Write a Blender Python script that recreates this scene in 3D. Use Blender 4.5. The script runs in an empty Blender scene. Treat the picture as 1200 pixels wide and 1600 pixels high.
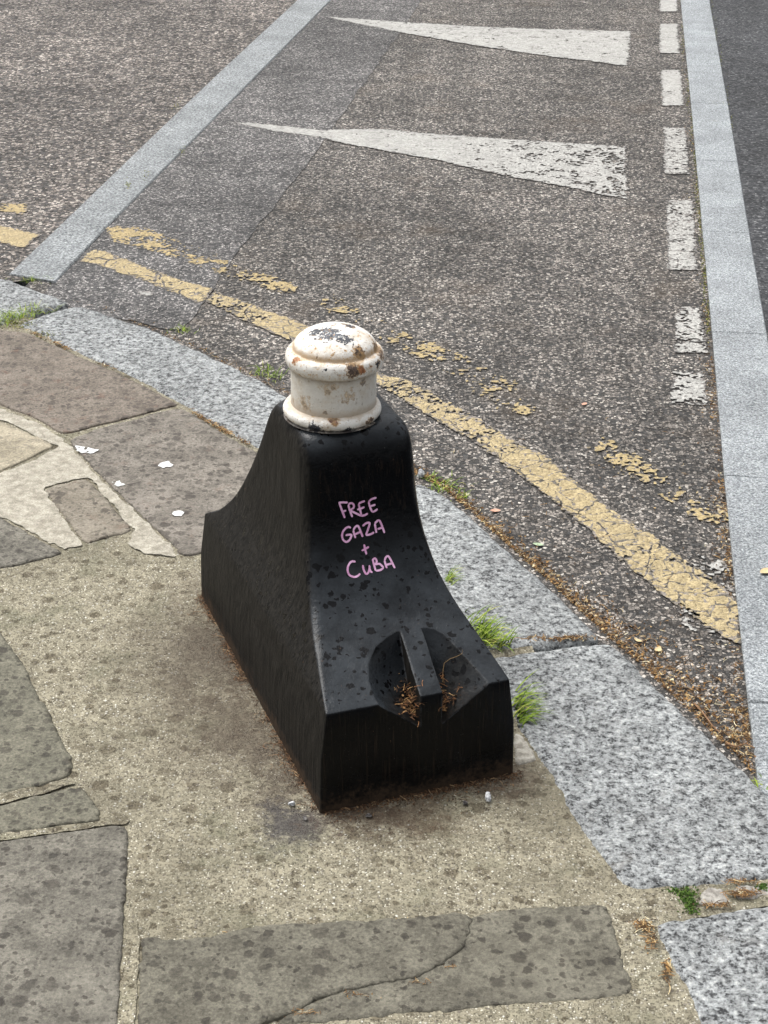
import bpy, bmesh, math, random
import numpy as np
from mathutils import Vector, Matrix
from mathutils.bvhtree import BVHTree

random.seed(11)
rng = np.random.default_rng(11)
S = bpy.context.scene
COL = S.collection

# ------------------------------------------------------------------ camera
F, PITCH, ROLL, CAM_H = 2740.2, .4705, -.0132, 1.6
CAM = Vector((0, 0, CAM_H))
_fw = Vector((0, math.cos(PITCH), -math.sin(PITCH)))
_rt0 = Vector((1, 0, 0)); _dn0 = _fw.cross(_rt0)
_rt = _rt0 * math.cos(ROLL) + _dn0 * math.sin(ROLL)
_dn = _dn0 * math.cos(ROLL) - _rt0 * math.sin(ROLL)
cd = bpy.data.cameras.new('camera'); cam = bpy.data.objects.new('camera', cd); COL.objects.link(cam)
m3 = Matrix((_rt, -_dn, -_fw)).transposed()
cam.matrix_world = Matrix.Translation(CAM) @ m3.to_4x4()
cd.sensor_fit = 'VERTICAL'; cd.sensor_height = 24; cd.lens = F / 1600 * 24
cd.clip_start = .05; cd.clip_end = 1000
S.camera = cam
S.render.resolution_x, S.render.resolution_y = 768, 1024


def ray(u, v):
    return (_rt * ((u - 600) / F) + _dn * ((v - 800) / F) + _fw).normalized()


def P(u, v, z=0.):
    d = ray(u, v); t = (z - CAM_H) / d.z
    q = CAM + d * t
    return (q.x, q.y)


def PP(pts, z=0.):
    return [P(a, b, z) for a, b in pts]


# ------------------------------------------------------------------ tagging
def tag(o, label=None, cat=None, group=None, kind=None):
    if label: o['label'] = label
    if cat: o['category'] = cat
    if group: o['group'] = group
    if kind: o['kind'] = kind
    return o


def link(name, me, mat=None, parent=None):
    o = bpy.data.objects.new(name, me); COL.objects.link(o)
    if mat: me.materials.append(mat)
    if parent: o.parent = parent
    return o


def mesh_from(verts, faces):
    me = bpy.data.meshes.new('m'); me.from_pydata([tuple(v) for v in verts], [], [tuple(f) for f in faces]); me.update()
    return me


def centre(o):
    """move the object's origin to the middle of its footprint without moving the mesh"""
    me = o.data
    n = len(me.vertices)
    co = np.empty(n * 3, np.float32); me.vertices.foreach_get('co', co); co = co.reshape(-1, 3)
    c = (co.min(0) + co.max(0)) / 2; c[2] = co[:, 2].min()
    me.vertices.foreach_set('co', (co - c).ravel()); me.update()
    o.location = Vector([float(x) for x in c])
    return o


# ------------------------------------------------------------------ numpy noise
def _h(ix, iy, s):
    with np.errstate(over='ignore'):
        n = (ix.astype(np.int64) * 374761393 + iy.astype(np.int64) * 668265263 + s * 974634541) & 0x7fffffff
        n = ((n ^ (n >> 13)) * 1274126177) & 0x7fffffff
        n = (n ^ (n >> 16)) & 0xffff
    return n / 65535.


def vnoise(x, y, s=0):
    ix = np.floor(x); iy = np.floor(y); fx = x - ix; fy = y - iy
    fx = fx * fx * (3 - 2 * fx); fy = fy * fy * (3 - 2 * fy)
    a = _h(ix, iy, s); b = _h(ix + 1, iy, s); c = _h(ix, iy + 1, s); d = _h(ix + 1, iy + 1, s)
    return (a * (1 - fx) + b * fx) * (1 - fy) + (c * (1 - fx) + d * fx) * fy


def fbm(x, y, s=0, o=3):
    r = 0; a = .5; t = 0
    for i in range(o):
        r = r + a * vnoise(x * 2 ** i + 17.3 * i, y * 2 ** i - 9.1 * i, s + i * 7); t += a; a *= .55
    return r / t


def worley(x, y, s=0):
    ix = np.floor(x); iy = np.floor(y)
    f1 = np.full(x.shape, 9.); f2 = np.full(x.shape, 9.)
    for i in (-1, 0, 1):
        for j in (-1, 0, 1):
            px = ix + i + _h(ix + i, iy + j, s); py = iy + j + _h(ix + i, iy + j, s + 5)
            d = np.hypot(px - x, py - y)
            f2 = np.where(d < f1, f1, np.minimum(f2, d)); f1 = np.minimum(f1, d)
    return f1, f2


def poly_sd(x, y, poly):
    d = np.full(x.shape, 1e9); ins = np.zeros(x.shape, bool)
    n = len(poly)
    for i in range(n):
        ax, ay = poly[i]; bx, by = poly[(i + 1) % n]
        ex, ey = bx - ax, by - ay
        t = np.clip(((x - ax) * ex + (y - ay) * ey) / max(ex * ex + ey * ey, 1e-12), 0, 1)
        d = np.minimum(d, np.hypot(x - ax - t * ex, y - ay - t * ey))
        c = ((ay > y) != (by > y))
        with np.errstate(divide='ignore', invalid='ignore'):
            xc = ex * (y - ay) / (ey if abs(ey) > 1e-12 else 1e-12) + ax
        ins ^= c & (x < xc)
    return np.where(ins, d, -d)


def iso_mesh(field, x0, y0, x1, y1, cell, z):
    """flat sheet of the region where field(x, y) > 0, with the outline cut through the cells"""
    nx = max(2, int((x1 - x0) / cell)); ny = max(2, int((y1 - y0) / cell))
    X, Y = np.meshgrid(np.linspace(x0, x1, nx), np.linspace(y0, y1, ny), indexing='ij')
    Fv = field(X, Y)
    I = np.arange(nx * ny).reshape(nx, ny)
    a = I[:-1, :-1].ravel(); b = I[1:, :-1].ravel(); c = I[1:, 1:].ravel(); d = I[:-1, 1:].ravel()
    T = np.concatenate([np.stack([a, b, c], 1), np.stack([a, c, d], 1)])
    co = np.stack([X.ravel(), Y.ravel()], 1); f = Fv.ravel()
    ft = f[T] > 0; k = ft.sum(1)
    out = [co[T[k == 3]]]

    def lerp(i, j):
        t = (f[i] / (f[i] - f[j]))[:, None]
        return co[i] + (co[j] - co[i]) * t
    for r in range(3):
        s = T[(k == 1) & ft[:, r]]
        p, q, w = s[:, r], s[:, (r + 1) % 3], s[:, (r + 2) % 3]
        if len(s): out.append(np.stack([co[p], lerp(p, q), lerp(p, w)], 1))
        s = T[(k == 2) & ~ft[:, r]]
        p, q, w = s[:, r], s[:, (r + 1) % 3], s[:, (r + 2) % 3]
        if len(s):
            pq, pw = lerp(q, p), lerp(w, p)
            out.append(np.stack([pq, co[q], co[w]], 1)); out.append(np.stack([pq, co[w], pw], 1))
    tri = np.concatenate(out)
    v = tri.reshape(-1, 2)
    key = np.round(v * 1e5).astype(np.int64)
    _, idx, inv = np.unique(key, axis=0, return_index=True, return_inverse=True)
    v = v[idx]; tr = np.ravel(inv).reshape(-1, 3)
    ok = (tr[:, 0] != tr[:, 1]) & (tr[:, 1] != tr[:, 2]) & (tr[:, 0] != tr[:, 2])
    v3 = np.concatenate([v, np.full((len(v), 1), z)], 1)
    return mesh_from(v3.tolist(), tr[ok].tolist())


# ------------------------------------------------------------------ node helper
class NT:
    def __init__(s, name, rough=.8, spec=.4):
        s.m = bpy.data.materials.new(name); s.m.use_nodes = True
        s.t = s.m.node_tree; s.N = s.t.nodes; s.b = s.N['Principled BSDF']
        s.b.inputs['Roughness'].default_value = rough
        s.b.inputs['Specular IOR Level'].default_value = spec
        g = s.N.new('ShaderNodeNewGeometry'); s.pos = g.outputs['Position']; s.geo = g

    def L(s, a, inp):
        if hasattr(a, 'is_output') or hasattr(a, 'links'): s.t.links.new(a, inp)
        elif isinstance(a, (tuple, list)) and len(a) == 3 and inp.type == 'RGBA': inp.default_value = (*a, 1)
        else: inp.default_value = a

    def math(s, op, a, b=0., c=None, clamp=False):
        n = s.N.new('ShaderNodeMath'); n.operation = op; n.use_clamp = clamp
        s.L(a, n.inputs[0]); s.L(b, n.inputs[1])
        if c is not None: s.L(c, n.inputs[2])
        return n.outputs[0]

    def vmath(s, op, a, b):
        n = s.N.new('ShaderNodeVectorMath'); n.operation = op
        s.L(a, n.inputs[0]); s.L(b, n.inputs[1])
        return n.outputs['Value'] if op in ('DISTANCE', 'LENGTH', 'DOT_PRODUCT') else n.outputs[0]

    def noise(s, scale, detail=2, rough=.5, vec=None, col=False, dim='3D'):
        n = s.N.new('ShaderNodeTexNoise'); n.noise_dimensions = dim
        n.inputs['Scale'].default_value = scale; n.inputs['Detail'].default_value = detail
        n.inputs['Roughness'].default_value = rough
        s.L(vec if vec is not None else s.pos, n.inputs['Vector'])
        return n.outputs['Color' if col else 'Fac']

    def vor(s, scale, feat='F1', vec=None, dim='2D', rnd=1.):
        n = s.N.new('ShaderNodeTexVoronoi'); n.voronoi_dimensions = dim; n.feature = feat
        n.inputs['Scale'].default_value = scale; n.inputs['Randomness'].default_value = rnd
        s.L(vec if vec is not None else s.pos, n.inputs['Vector'])
        return n

    def ramp(s, fac, lo, hi, a=0., b=1., smooth=True):
        n = s.N.new('ShaderNodeMapRange'); n.interpolation_type = 'SMOOTHSTEP' if smooth else 'LINEAR'
        s.L(fac, n.inputs['Value']); s.L(lo, n.inputs['From Min']); s.L(hi, n.inputs['From Max'])
        s.L(a, n.inputs['To Min']); s.L(b, n.inputs['To Max'])
        return n.outputs['Result']

    def cramp(s, fac, stops, const=False):
        n = s.N.new('ShaderNodeValToRGB'); cr = n.color_ramp
        if const: cr.interpolation = 'CONSTANT'
        while len(cr.elements) < len(stops): cr.elements.new(.5)
        for e, (p, c) in zip(cr.elements, stops): e.position = p; e.color = (*c, 1)
        s.L(fac, n.inputs['Fac'])
        return n.outputs['Color']

    def mix(s, fac, a, b, mode='MIX'):
        n = s.N.new('ShaderNodeMix'); n.data_type = 'RGBA'; n.blend_type = mode
        s.L(fac, n.inputs['Factor']); s.L(a, n.inputs['A'] if False else n.inputs[6]); s.L(b, n.inputs[7])
        return n.outputs[2]

    def sep(s, c):
        n = s.N.new('ShaderNodeSeparateColor'); s.L(c, n.inputs[0]); return n.outputs

    def sepv(s, c):
        n = s.N.new('ShaderNodeSeparateXYZ'); s.L(c, n.inputs[0]); return n.outputs

    def warp(s, amount, scale, vec=None, detail=2):
        v = vec if vec is not None else s.pos
        c = s.noise(scale, detail, vec=v, col=True)
        d = s.vmath('SUBTRACT', c, (.5, .5, .5))
        n = s.N.new('ShaderNodeVectorMath'); n.operation = 'MULTIPLY_ADD'
        s.L(d, n.inputs[0]); n.inputs[1].default_value = (amount,) * 3; s.L(v, n.inputs[2])
        return n.outputs[0]

    def bump(s, h, dist, strength=1., normal=None):
        n = s.N.new('ShaderNodeBump'); n.inputs['Strength'].default_value = strength
        n.inputs['Distance'].default_value = dist
        s.L(h, n.inputs['Height'])
        if normal is not None: s.L(normal, n.inputs['Normal'])
        return n.outputs[0]

    def out(s, col=None, rough=None, normal=None, spec=None):
        if col is not None: s.L(col, s.b.inputs['Base Color'])
        if rough is not None: s.L(rough, s.b.inputs['Roughness'])
        if normal is not None: s.L(normal, s.b.inputs['Normal'])
        if spec is not None: s.L(spec, s.b.inputs['Specular IOR Level'])
        return s.m

    def spots(s, layers, wa=.02, ws=90.):
        """irregular roundish rain spots: layers of (cells per metre, largest radius in cells, share of cells)"""
        w = s.warp(wa, ws, detail=3)
        res = None
        for sc, rmax, share in layers:
            off = s.vmath('ADD', w, (sc * .37, sc * .11, 0))
            v = s.vor(sc, vec=off)
            c = s.sep(v.outputs['Color'])
            has = s.math('LESS_THAN', c[0], share)
            r = s.math('MULTIPLY', s.math('MULTIPLY_ADD', c[1], rmax * .75, rmax * .25), has)
            mk = s.math('MULTIPLY', s.math('SUBTRACT', r, v.outputs['Distance']), 13., clamp=True)
            mk = s.math('MULTIPLY', mk, s.math('MULTIPLY_ADD', c[2], .45, .55))
            res = mk if res is None else s.math('MAXIMUM', res, mk)
        return res


# ------------------------------------------------------------------ materials
def asphalt(name, chip, stops, matrix, fines=.5, gap=.2, bumpd=.0035, tint=(1, 1, 1), mac=.35, dirt=None):
    k = NT(name, .82, .35)
    w = k.warp(.004, 200)
    v = k.vor(chip, vec=w); ve = k.vor(chip, 'DISTANCE_TO_EDGE', vec=w)
    c = k.sep(v.outputs['Color'])
    r0 = k.math('MULTIPLY_ADD', c[2], .16, .05)
    inside = k.ramp(ve.outputs['Distance'], k.math('MULTIPLY', r0, .45), r0)
    present = k.math('GREATER_THAN', c[0], gap)
    mask = k.math('MULTIPLY', inside, present)
    chipc = k.cramp(c[1], stops)
    chipc = k.mix(.5, chipc, k.mix(1, chipc, k.cramp(k.noise(420, 2), [(.3, (.45, .45, .45)), (.7, (1.5, 1.5, 1.5))]), 'MULTIPLY'))
    v2 = k.vor(chip * 2.3, vec=w); c2 = k.sep(v2.outputs['Color'])
    m2 = k.math('MULTIPLY', k.ramp(v2.outputs['Distance'], .2, .42, 1, 0), k.math('GREATER_THAN', c2[0], 1 - fines))
    base = k.mix(m2, matrix, k.mix(.45, k.cramp(c2[1], stops), matrix))
    col = k.mix(mask, base, chipc)
    big = k.noise(1.1, 4, .6); mid = k.noise(9, 4, .65)
    tone = k.math('MULTIPLY', k.ramp(big, .3, .7, 1 - mac * .5, 1 + mac * .5), k.ramp(mid, .3, .7, 1 - mac * .6, 1 + mac * .6))
    tc = k.N.new('ShaderNodeCombineColor')
    for i in range(3): k.L(k.math('MULTIPLY', tone, tint[i]), tc.inputs[i])
    col = k.mix(1, col, tc.outputs[0], 'MULTIPLY')
    if dirt:  # brown dust washed into the surface in patches
        col = k.mix(k.math('MULTIPLY', k.ramp(k.noise(3.1, 5, .65), .52, .75), dirt), col, (.11, .075, .045))
    hgt = k.math('ADD', k.math('MULTIPLY', mask, k.math('MULTIPLY_ADD', c[2], .6, .5)), k.math('MULTIPLY', m2, .3))
    hgt = k.math('ADD', hgt, k.math('MULTIPLY', k.noise(600, 2), .15))
    return k.out(col, k.ramp(c[2], 0, 1, .6, .95), k.bump(hgt, bumpd, 1.))


CH = [(0, (.032, .032, .034)), (.25, (.068, .064, .062)), (.5, (.13, .115, .106)), (.72, (.22, .195, .18)), (.9, (.33, .295, .272)), (1, (.48, .445, .415))]
M_road = asphalt('road_asphalt', 148, CH, (.024, .022, .021), tint=(1.07, 1.08, 1.04), dirt=.3, gap=.2, mac=.5)
M_side = asphalt('side_street_asphalt', 100, CH, (.026, .024, .023), tint=(1.1, 1.08, 1.03), gap=.15, mac=.5)
M_patch = asphalt('patch_asphalt', 160, [(0, (.045, .045, .046)), (.4, (.1, .096, .093)), (.75, (.195, .182, .175)), (1, (.42, .395, .375))], (.036, .036, .036), gap=.2, bumpd=.002, mac=.45)
M_dark = asphalt('carriageway_asphalt', 120, [(0, (.026, .027, .03)), (.6, (.06, .062, .066)), (.9, (.11, .112, .116)), (1, (.22, .22, .22))], (.022, .023, .026), gap=.25, bumpd=.003)


def granite(name, sc, stops, spots=.0, pit=.002, grime=.5):
    k = NT(name, .72, .35)
    n1 = k.noise(sc, 5, .7, dim='3D'); n2 = k.noise(sc * 2.6, 2, .6)
    g = k.math('ADD', k.math('MULTIPLY', n1, .72), k.math('MULTIPLY', n2, .28))
    col = k.cramp(g, stops)
    v = k.vor(sc * 2.2); c = k.sep(v.outputs['Color'])
    col = k.mix(1, col, k.ramp(c[0], 0, 1, .74, 1.24, False), 'MULTIPLY')
    tone = k.ramp(k.noise(5, 5, .6), .3, .7, .84, 1.14)
    col = k.mix(1, col, tone, 'MULTIPLY')
    if spots:
        sp = k.spots([(26, .36, .5), (44, .36, .4)])
        col = k.mix(k.math('MULTIPLY', sp, spots), col, k.mix(1, col, (.5, .48, .47), 'MULTIPLY'))
    col = k.mix(k.ramp(k.noise(7, 6, .7), .6, .8, 0, grime), col, (.15, .125, .095))
    return k.out(col, None, k.bump(k.math('ADD', g, k.math('MULTIPLY', k.noise(sc * .4, 4, .7), .8)), pit, 1.))


M_kerb = granite('kerb_granite', 98, [(.405, (.03, .031, .033)), (.44, (.085, .088, .09)), (.458, (.17, .178, .18)), (.51, (.225, .236, .238)), (.535, (.295, .308, .309)), (.6, (.335, .347, .345)), (.64, (.47, .475, .46))], spots=.5, pit=.007, grime=.6)
M_strip = granite('strip_granite', 210, [(.40, (.075, .082, .09)), (.46, (.18, .195, .206)), (.52, (.27, .29, .303)), (.61, (.47, .49, .495))], pit=.004, grime=.4)
M_line = granite('line_granite', 135, [(.40, (.065, .07, .074)), (.46, (.15, .16, .166)), (.53, (.235, .25, .257)), (.62, (.39, .405, .4))], pit=.005, grime=.5)


def sandstone(name, c0, c1, spotk=.95, rust=0., layers=((30, .4, .32), (52, .42, .4), (95, .42, .4)), bumpd=.005):
    k = NT(name, .85, .3)
    n = k.noise(14, 6, .68)
    col = k.mix(k.ramp(n, .3, .7), c0, c1)
    fine = k.noise(190, 4, .78)
    col = k.mix(1, col, k.ramp(fine, .3, .7, .5, 1.5, False), 'MULTIPLY')
    mott = k.noise(48, 5, .75)
    col = k.mix(k.ramp(mott, .48, .64, 0, .55), col, tuple(x * .55 for x in c0))
    col = k.mix(k.ramp(k.noise(3.2, 4, .6), .5, .75, 0, .4), col, tuple(x * 1.35 for x in c1))
    if rust: col = k.mix(k.math('MULTIPLY', k.ramp(k.noise(22, 5, .7), .56, .68), rust), col, (.12, .06, .04))
    sp = k.spots(layers, .014, 120)
    col = k.mix(k.math('MULTIPLY', sp, spotk), col, k.mix(1, col, (.3, .275, .255), 'MULTIPLY'))
    h = k.math('ADD', k.math('MULTIPLY', n, 1.6), k.math('ADD', k.math('MULTIPLY', mott, .6), k.math('MULTIPLY', fine, .4)))
    return k.out(col, k.ramp(sp, 0, 1, .85, .6), k.bump(h, bumpd, 1.))


M_grey = sandstone('grey_sandstone', (.1, .093, .077), (.185, .173, .144))
M_warm = sandstone('warm_grey_sandstone', (.13, .116, .098), (.215, .194, .166), rust=.25, layers=((32, .42, .38), (55, .44, .45), (95, .42, .42)))
M_green = sandstone('green_grey_sandstone', (.092, .085, .066), (.155, .145, .114), layers=((26, .36, .3), (48, .4, .35), (85, .4, .35)))
M_olive = sandstone('olive_sandstone', (.11, .105, .08), (.17, .16, .122))
M_red = sandstone('reddish_sandstone', (.13, .11, .09), (.2, .172, .143), rust=.5)
M_brown = sandstone('brown_sandstone', (.16, .14, .11), (.23, .205, .165), rust=.25)
M_buff = sandstone('buff_sandstone', (.25, .22, .16), (.36, .32, .24), .4)


def concrete(name, warm=1.):
    k = NT(name, .9, .25)
    w = k.warp(.003, 300)
    v = k.vor(310, vec=w); c = k.sep(v.outputs['Color'])
    v2 = k.vor(160, vec=w); c2 = k.sep(v2.outputs['Color'])
    base = k.mix(k.ramp(k.noise(30, 6, .7), .3, .7), (.2, .18, .13), (.32, .292, .214))
    grit = k.cramp(c[1], [(0, (.06, .054, .042)), (.3, (.165, .148, .109)), (.65, (.28, .256, .19)), (.88, (.42, .39, .3)), (1, (.78, .74, .62))])
    m = k.math('MULTIPLY', k.ramp(v.outputs['Distance'], .3, .55, 1, 0), k.math('GREATER_THAN', c[0], .25))
    col = k.mix(k.math('MULTIPLY', m, .85), base, grit)
    m2 = k.math('MULTIPLY', k.ramp(v2.outputs['Distance'], .2, .4, 1, 0), k.math('GREATER_THAN', c2[0], .86))
    col = k.mix(m2, col, k.cramp(c2[1], [(0, (.14, .12, .1)), (.5, (.4, .37, .3)), (1, (.7, .68, .6))]))
    # mossy green and dark grime patches
    col = k.mix(k.ramp(k.noise(6.5, 6, .72), .5, .7, 0, .6), col, (.125, .125, .08))
    col = k.mix(k.ramp(k.noise(2.6, 6, .68), .44, .64, 0, .6), col, (.125, .112, .08))
    sp = k.spots(((21, .34, .42), (36, .38, .4), (80, .4, .4)), .014, 120)
    col = k.mix(k.math('MULTIPLY', sp, .8), col, k.mix(1, col, (.36, .325, .29), 'MULTIPLY'))
    # trodden dirt and one damp patch beside the bollard foot, broken up by noise
    nz = k.math('ADD', k.math('MULTIPLY', k.math('SUBTRACT', k.noise(11, 6, .75), .5), .3), k.math('MULTIPLY', k.math('SUBTRACT', k.noise(90, 4, .8), .5), .2))

    def blob(x, y, r0, r1, amt, colr, col):
        d = k.math('ADD', k.vmath('DISTANCE', k.pos, (x, y, 0)), nz)
        return k.mix(k.ramp(d, r0, r1, amt, 0), col, colr)
    for (u, vv), r0, r1, amt, cc in (((335, 1020), .0, .26, .8, (.085, .068, .052)), ((385, 1130), .0, .22, .75, (.09, .071, .053)),
                                     ((440, 1215), .0, .15, .8, (.085, .068, .052)), ((465, 1290), .0, .075, .9, (.065, .06, .058)),
                                     ((330, 930), .0, .12, .5, (.12, .095, .07)), ((650, 1265), .0, .12, .75, (.085, .058, .038)), ((560, 1275), 0, .09, .65, (.085, .06, .042)), ((780, 1215), 0, .08, .6, (.1, .07, .05))):
        x, y = P(u, vv); col = blob(x, y, r0, r1, amt, cc, col)
    h = k.math('ADD', k.math('MULTIPLY', m, .5), k.math('ADD', k.math('MULTIPLY', m2, .5), k.math('MULTIPLY', k.noise(45, 5, .7), 1.4)))
    return k.out(col, None, k.bump(h, .0035, 1.))


M_conc = concrete('bedding_concrete')

k = NT('pale_mortar', .9, .25)
c_ = k.mix(k.ramp(k.noise(45, 6, .72), .3, .7), (.235, .215, .172), (.455, .425, .355))
c_ = k.mix(k.ramp(k.noise(9, 5, .7), .55, .75, 0, .5), c_, (.16, .14, .1))
c_ = k.mix(1, c_, k.ramp(k.noise(330, 2, .6), .25, .75, .65, 1.3, False), 'MULTIPLY')
M_mortar = k.out(c_, None, k.bump(k.noise(120, 5, .75), .004, 1.))

k = NT('grey_mortar', .9, .25)
c_ = k.mix(k.ramp(k.noise(60, 6, .72), .35, .65), (.2, .185, .165), (.44, .42, .38))
M_rubble = k.out(c_, None, k.bump(k.noise(150, 5, .75), .004, 1.))

k = NT('pale_broken_mortar', .85, .3)
M_white = k.out(k.mix(k.ramp(k.noise(70, 5, .75), .35, .65), (.2, .185, .155), (.42, .4, .35)), None, k.bump(k.noise(180, 4, .7), .002))

k = NT('flint', .55, .4)
M_flint = k.out(k.mix(k.ramp(k.noise(160, 4, .6), .4, .6), (.25, .26, .27), (.72, .73, .74)), None, k.bump(k.noise(300, 3), .001))
k = NT('dark_pebble', .6, .4)
M_pebble = k.out(k.mix(k.ramp(k.noise(190, 3), .4, .6), (.05, .045, .045), (.16, .15, .14)))


def paint(name, c0, c1, dirt):
    k = NT(name, .75, .35)
    col = k.mix(k.ramp(k.noise(40, 6, .7), .3, .7), c0, c1)
    col = k.mix(k.ramp(k.noise(170, 4, .7), .52, .68, 0, .55), col, dirt)
    col = k.mix(k.ramp(k.noise(9, 5, .65), .48, .72, 0, .5), col, tuple(.5 * a + .5 * b for a, b in zip(dirt, c0)))
    v = k.vor(132, vec=k.warp(.004, 200)); c = k.sep(v.outputs['Color'])
    col = k.mix(1, col, k.ramp(c[0], 0, 1, .78, 1.1, False), 'MULTIPLY')
    at = k.N.new('ShaderNodeAttribute'); at.attribute_name = 'cover'
    cov = k.math('ADD', k.math('MULTIPLY', at.outputs['Fac'], 1.25), k.math('MULTIPLY', k.math('SUBTRACT', k.noise(12, 4, .65), .5), .5))
    cov = k.math('ADD', cov, k.math('MULTIPLY', k.math('SUBTRACT', k.noise(420, 3, .7), .5), .5))
    thin = k.ramp(k.math('SUBTRACT', cov, c[1]), -.16, .1, 1, 0)
    stone_c = k.cramp(c[2], [(0, (.035, .034, .033)), (.5, (.1, .092, .086)), (1, (.24, .215, .2))])
    col = k.mix(k.math('MULTIPLY', thin, .9), col, stone_c)
    h = k.math('ADD', k.ramp(v.outputs['Distance'], .2, .6, .6, 0), k.noise(90, 5, .7))
    return k.out(col, None, k.bump(h, .0028, 1.))


M_yellow = paint('yellow_line_paint', (.34, .27, .145), (.43, .345, .195), (.19, .16, .115))
M_yworn = paint('worn_yellow_paint', (.33, .255, .125), (.41, .32, .165), (.2, .16, .1))
M_wpaint = paint('white_line_paint', (.32, .315, .295), (.42, .413, .388), (.19, .185, .172))

k = NT('bird_dropping', .8, .3)
M_drop = k.out(k.mix(k.ramp(k.noise(130, 4), .35, .65), (.4, .4, .38), (.7, .71, .71)))


def flakes_mat(name, stops):
    k = NT(name, .85, .2)
    col = k.cramp(k.geo.outputs['Random Per Island'], stops)
    col = k.mix(1, col, k.ramp(k.noise(300, 2), .3, .7, .75, 1.25), 'MULTIPLY')
    k.b.inputs['Subsurface Weight'].default_value = 0
    return k.out(col)


M_litter = flakes_mat('dry_leaf_fragments', [(0, (.035, .022, .014)), (.3, (.09, .05, .024)), (.58, (.2, .11, .045)), (.8, (.32, .19, .075)), (.93, (.5, .38, .2)), (1, (.6, .55, .38))])
M_rust = flakes_mat('rusty_crumbs', [(0, (.035, .023, .016)), (.5, (.075, .043, .024)), (.88, (.15, .08, .04)), (1, (.3, .21, .12))])
M_debris = flakes_mat('dry_plant_debris', [(0, (.035, .02, .012)), (.45, (.09, .045, .022)), (.8, (.2, .09, .035)), (1, (.34, .22, .1))])
M_moss = flakes_mat('moss_clumps', [(0, (.07, .085, .02)), (.4, (.13, .15, .03)), (.75, (.22, .23, .05)), (1, (.34, .3, .1))])
M_grass = flakes_mat('grass_blades', [(0, (.08, .13, .015)), (.45, (.18, .28, .03)), (.8, (.3, .37, .06)), (1, (.45, .4, .15))])
M_twig = flakes_mat('twig_bark', [(0, (.15, .08, .045)), (1, (.26, .16, .09))])
k = NT('dry_leaf', .7, .3); M_leaf_tan = k.out(k.mix(k.noise(150, 3), (.42, .3, .15), (.62, .5, .3)))
k = NT('green_leaf', .6, .4); M_leaf_green = k.out(k.mix(k.noise(150, 3), (.18, .26, .13), (.42, .5, .36)))
k = NT('pink_leaf', .7, .3); M_leaf_pink = k.out(k.mix(k.noise(150, 3), (.42, .22, .15), (.6, .36, .27)))
k = NT('pink_marker_ink', .55, .4)
M_ink = k.out(k.mix(k.ramp(k.noise(330, 4, .75), .56, .72, 0, .75), k.mix(k.ramp(k.noise(50, 4, .7), .35, .65), (.56, .27, .46), (.78, .47, .69)), (.05, .03, .045)))

# ------------------------------------------------------------------ ground and roads
Z_ROAD, Z_CARR, Z_GROUND = -.02, -.028, -.06


def flat(name, pts, z, mat, kind='structure', label=None):
    me = mesh_from([(x, y, z) for x, y in pts], [range(len(pts))])
    o = link(name, me, mat); tag(o, label, None, None, kind)
    if label: o['category'] = name.replace('_', ' ')
    return o


flat('ground', [(-300, -300), (300, -300), (300, 300), (-300, 300)], Z_GROUND, M_dark, label='dark asphalt ground reaching away beyond the junction')


def along(a, b, t):
    return (a[0] + (b[0] - a[0]) * t, a[1] + (b[1] - a[1]) * t)


GL = [P(465, 0, -.015), P(250, 200, -.015), P(95, 349, -.015), P(12, 428, -.015)]
GR = [P(518, 0, -.015), P(300, 222, -.015), P(167, 356, -.015), P(88, 441, -.015)]
KL = [P(*q, -.012) for q in ((1063, 0), (1080, 170), (1097, 360), (1112, 520), (1131, 745), (1150, 940), (1172, 1130))]
W_K = .142
gm = [((a[0] + b[0]) / 2, (a[1] + b[1]) / 2) for a, b in zip(GL, GR)]
g_far = along(gm[3], gm[0], 8.); g_near = along(gm[0], gm[3], 1.35)
k_far = along(KL[1], KL[0], 14.)
kn = [along(KL[5], KL[6], t) for t in (1, 2, 3.2, 5)]
kmid = [(p[0] + W_K / 2, p[1]) for p in [k_far] + KL[:6] + kn]
flat('road', [g_near, g_far, k_far and kmid[0]] + kmid[1:] + [(kmid[-1][0], -3), (-1.2, -3)], Z_ROAD, M_road,
     label='worn brown grey asphalt of pale chippings between the two granite strips')
flat('side_street', [gm[3], gm[0], g_far, (g_far[0] - 25, g_far[1]), (-25, 2.2), (-2.2, 4.0)], Z_ROAD + .001, M_side,
     label='coarse reddish grey asphalt left of the diagonal granite strip')
flat('carriageway', kmid + [(kmid[-1][0], -6), (40, -6), (40, k_far[1])], Z_CARR + .012, M_dark,
     label='smooth dark grey asphalt right of the long granite kerb')

# newer asphalt patch between the granite strip and the seam
seam = PP([(660, 0), (622, 55), (592, 98), (548, 160), (512, 213), (478, 258), (440, 308), (385, 376), (352, 424), (330, 456), (300, 500), (280, 520)], Z_ROAD)
left = PP([(60, 470), (88, 441), (167, 356), (300, 222), (518, 0)], Z_ROAD)
patch_far = [along(left[-2], left[-1], 2.5), along(seam[1], seam[0], 4.)]
pp = left + patch_far[:1] + patch_far[1:] + seam
fx = np.array(pp)
me = iso_mesh(lambda x, y: poly_sd(x, y, pp) + .02 * (fbm(x * 14, y * 14, 3) - .5) + .008 * (fbm(x * 90, y * 90, 5, 2) - .5), fx[:, 0].min() - .02, fx[:, 1].min() - .02, fx[:, 0].max() + .02, fx[:, 1].max() + .02, .025, Z_ROAD + .002)
tag(link('asphalt_patch', me, M_patch), 'smoother dark asphalt patch between granite strip and ragged seam', 'asphalt patch', None, 'structure')


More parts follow.
